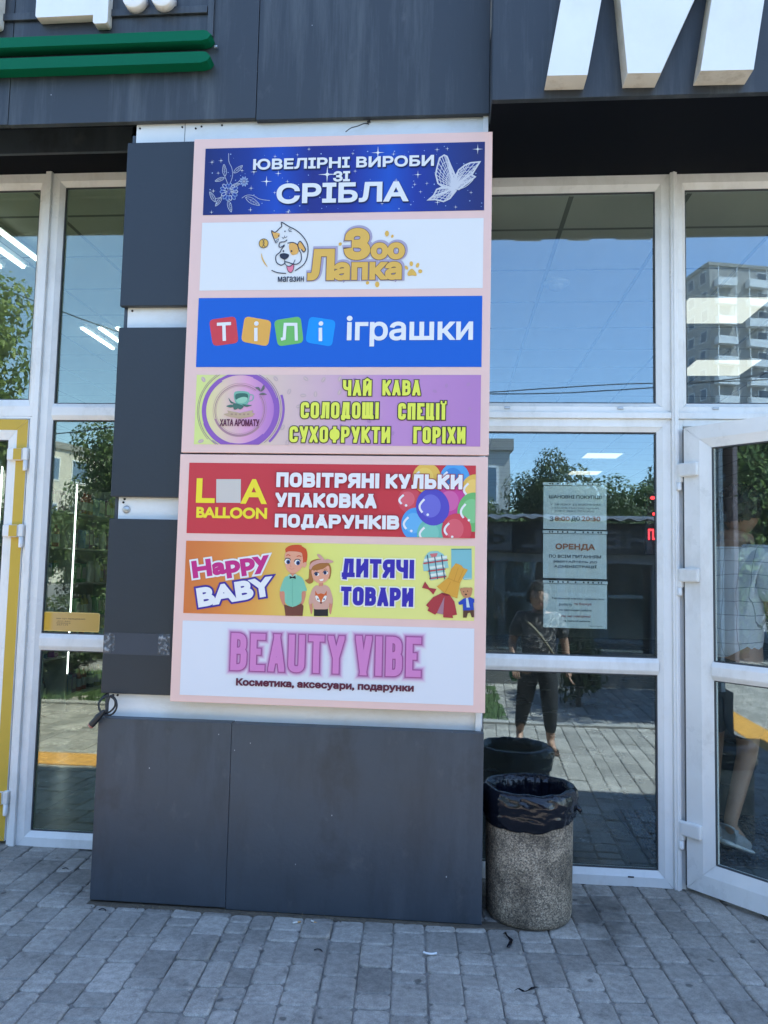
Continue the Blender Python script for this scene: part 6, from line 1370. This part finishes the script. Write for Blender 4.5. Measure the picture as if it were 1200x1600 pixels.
def plaid():
    m = grid_mat('white_checked_cotton', (.66, .68, .74), (.26, .28, .34), .066, .0032, .8, .05, (0, 2)); nt = m.node_tree; N = nt.nodes; L = nt.links
    tc = N.new('ShaderNodeTexCoord'); n = N.new('ShaderNodeTexNoise'); n.inputs['Scale'].default_value = 4.5; n.inputs['Detail'].default_value = 3; L.new(tc.outputs['Object'], n.inputs[0])
    v = N.new('ShaderNodeVectorMath'); v.operation = 'MULTIPLY_ADD'; v.inputs[1].default_value = (.05, .05, .05); L.new(n.outputs['Color'], v.inputs[0]); L.new(tc.outputs['Object'], v.inputs[2])
    for q in N:
        if q.type == 'SEPXYZ': L.new(v.outputs[0], q.inputs[0])
    bp = N.new('ShaderNodeBump'); bp.inputs['Strength'].default_value = .8; bp.inputs['Distance'].default_value = .05; L.new(n.outputs[0], bp.inputs['Height']); L.new(bp.outputs[0], N['Principled BSDF'].inputs['Normal']); return m
# --- man walking into the hall behind the open door
man = empty('person', (1.46, .46, .036)); man.scale = (1.03, 1.03, 1.03); man.rotation_euler = (0, 0, -.85); tag(man, 'person in white checked shirt, dark shorts and grey trainers walking in behind the open door', 'person')
mb = MB()
N_ = {'pel': ((0, 0, .95), (.155, .115)), 'wai': ((0, .01, 1.10), (.155, .11)), 'che': ((0, .03, 1.32), (.175, .12)), 'shc': ((0, .03, 1.46), (.11, .08)), 'nec': ((.01, .05, 1.53), .058), 'hed': ((.015, .07, 1.60), .062),
      'sl': ((-.18, .03, 1.45), .062), 'el': ((-.25, .0, 1.17), .046), 'wl': ((-.24, .14, .95), .032), 'sr': ((.18, .03, 1.45), .062), 'er': ((.24, .03, 1.16), .046), 'wr': ((.17, .25, 1.14), .032),
      'hl': ((-.09, 0, .88), .10), 'kl': ((-.11, .05, .50), .052), 'al': ((-.12, .02, .09), .033), 'tl': ((-.125, .15, .035), (.036, .026)), 'hr': ((.09, .0, .88), .10), 'kr': ((.09, .02, .50), .052), 'ar': ((.09, -.16, .17), .033), 'tr': ((.10, -.06, .07), (.036, .026))}
add_skin(mb, N_, [('pel', 'wai'), ('wai', 'che'), ('che', 'shc'), ('shc', 'nec'), ('nec', 'hed'), ('shc', 'sl'), ('sl', 'el'), ('el', 'wl'), ('shc', 'sr'), ('sr', 'er'), ('er', 'wr'), ('pel', 'hl'), ('hl', 'kl'), ('kl', 'al'), ('al', 'tl'), ('pel', 'hr'), ('hr', 'kr'), ('kr', 'ar'), ('ar', 'tr')], 'pel')
T = head(mb, (.02, .10, 1.69), .245, -.25)
hand(mb, N_['wl'][0], Vector(N_['wl'][0])-Vector(N_['el'][0]), (1, .2, 0)); hand(mb, N_['wr'][0], Vector(N_['wr'][0])-Vector(N_['er'][0]), (0, 0, 1))
mb.build('body', SKIN, man); face(man, T, .245); curls(T, .245, 160, .03, 8).build('hair', HAIR, man)
mb = MB(); add_skin(mb, {'b': ((0, 0, .90), (.185, .15)), 'w': ((0, .005, 1.10), (.185, .14)), 'c': ((0, .02, 1.32), (.205, .145)), 's': ((0, .03, 1.46), (.13, .10)), 'n': ((.005, .04, 1.515), (.08, .072)), 'sl': ((-.185, .03, 1.45), .085), 'el': ((-.245, .005, 1.22), .08), 'sr': ((.185, .03, 1.45), .085), 'er': ((.238, .03, 1.22), .08)}, [('b', 'w'), ('w', 'c'), ('c', 's'), ('s', 'n'), ('s', 'sl'), ('sl', 'el'), ('s', 'sr'), ('sr', 'er')], 'c')
mb.build('checked_shirt', plaid(), man)
mb = MB(); add_skin(mb, {'w': ((0, 0, 1.0), (.165, .13)), 'p': ((0, 0, .92), (.175, .135)), 'hl': ((-.095, .0, .83), .118), 'kl': ((-.112, .04, .54), .098), 'hr': ((.095, .0, .83), .118), 'kr': ((.075, .02, .54), .098)}, [('w', 'p'), ('p', 'hl'), ('hl', 'kl'), ('p', 'hr'), ('hr', 'kr')], 'p')
mb.build('shorts', mat('dark_olive_shorts', (.035, .038, .028), .8, .1, 6), man)
for a, t in (((-.12, .0, .0), (-.125, .2, .0)), ((.09, -.20, .085), (.11, -.03, .02))):
    a, t = Vector(a), Vector(t); d = (t-a); mb = MB()
    add_skin(mb, {'h': (a+Vector((0, 0, .045)), (.038, .042)), 'm': (a+d*.45+Vector((0, 0, .045)), (.042, .038)), 't': (a+d+Vector((0, 0, .032)), (.040, .028)), 'k': (a+d*.12+Vector((0, 0, .10)), .043)}, [('h', 'm'), ('m', 't'), ('h', 'k')], 'h')
    s_ = mb.build('trainer', mat('grey_mesh_trainer', (.36, .37, .39), .7, .08, 30), man)
    mb = MB(); add_skin(mb, {'h': (a-d*.12+Vector((0, 0, .014)), (.042, .014)), 'm': (a+d*.45+Vector((0, 0, .013)), (.046, .013)), 't': (a+d*1.12+Vector((0, 0, .013)), (.040, .012))}, [('h', 'm'), ('m', 't')], 'h'); mb.build('sole', M['letter'], s_)
mb = MB(); mb.tube(sm([(-.10, .14, 1.47), (-.11, .02, 1.54), (-.135, -.11, 1.40), (-.19, -.155, 1.26), (-.24, -.12, 1.12)]), .017, 6); mb.build('bag_strap', M['black'], man)
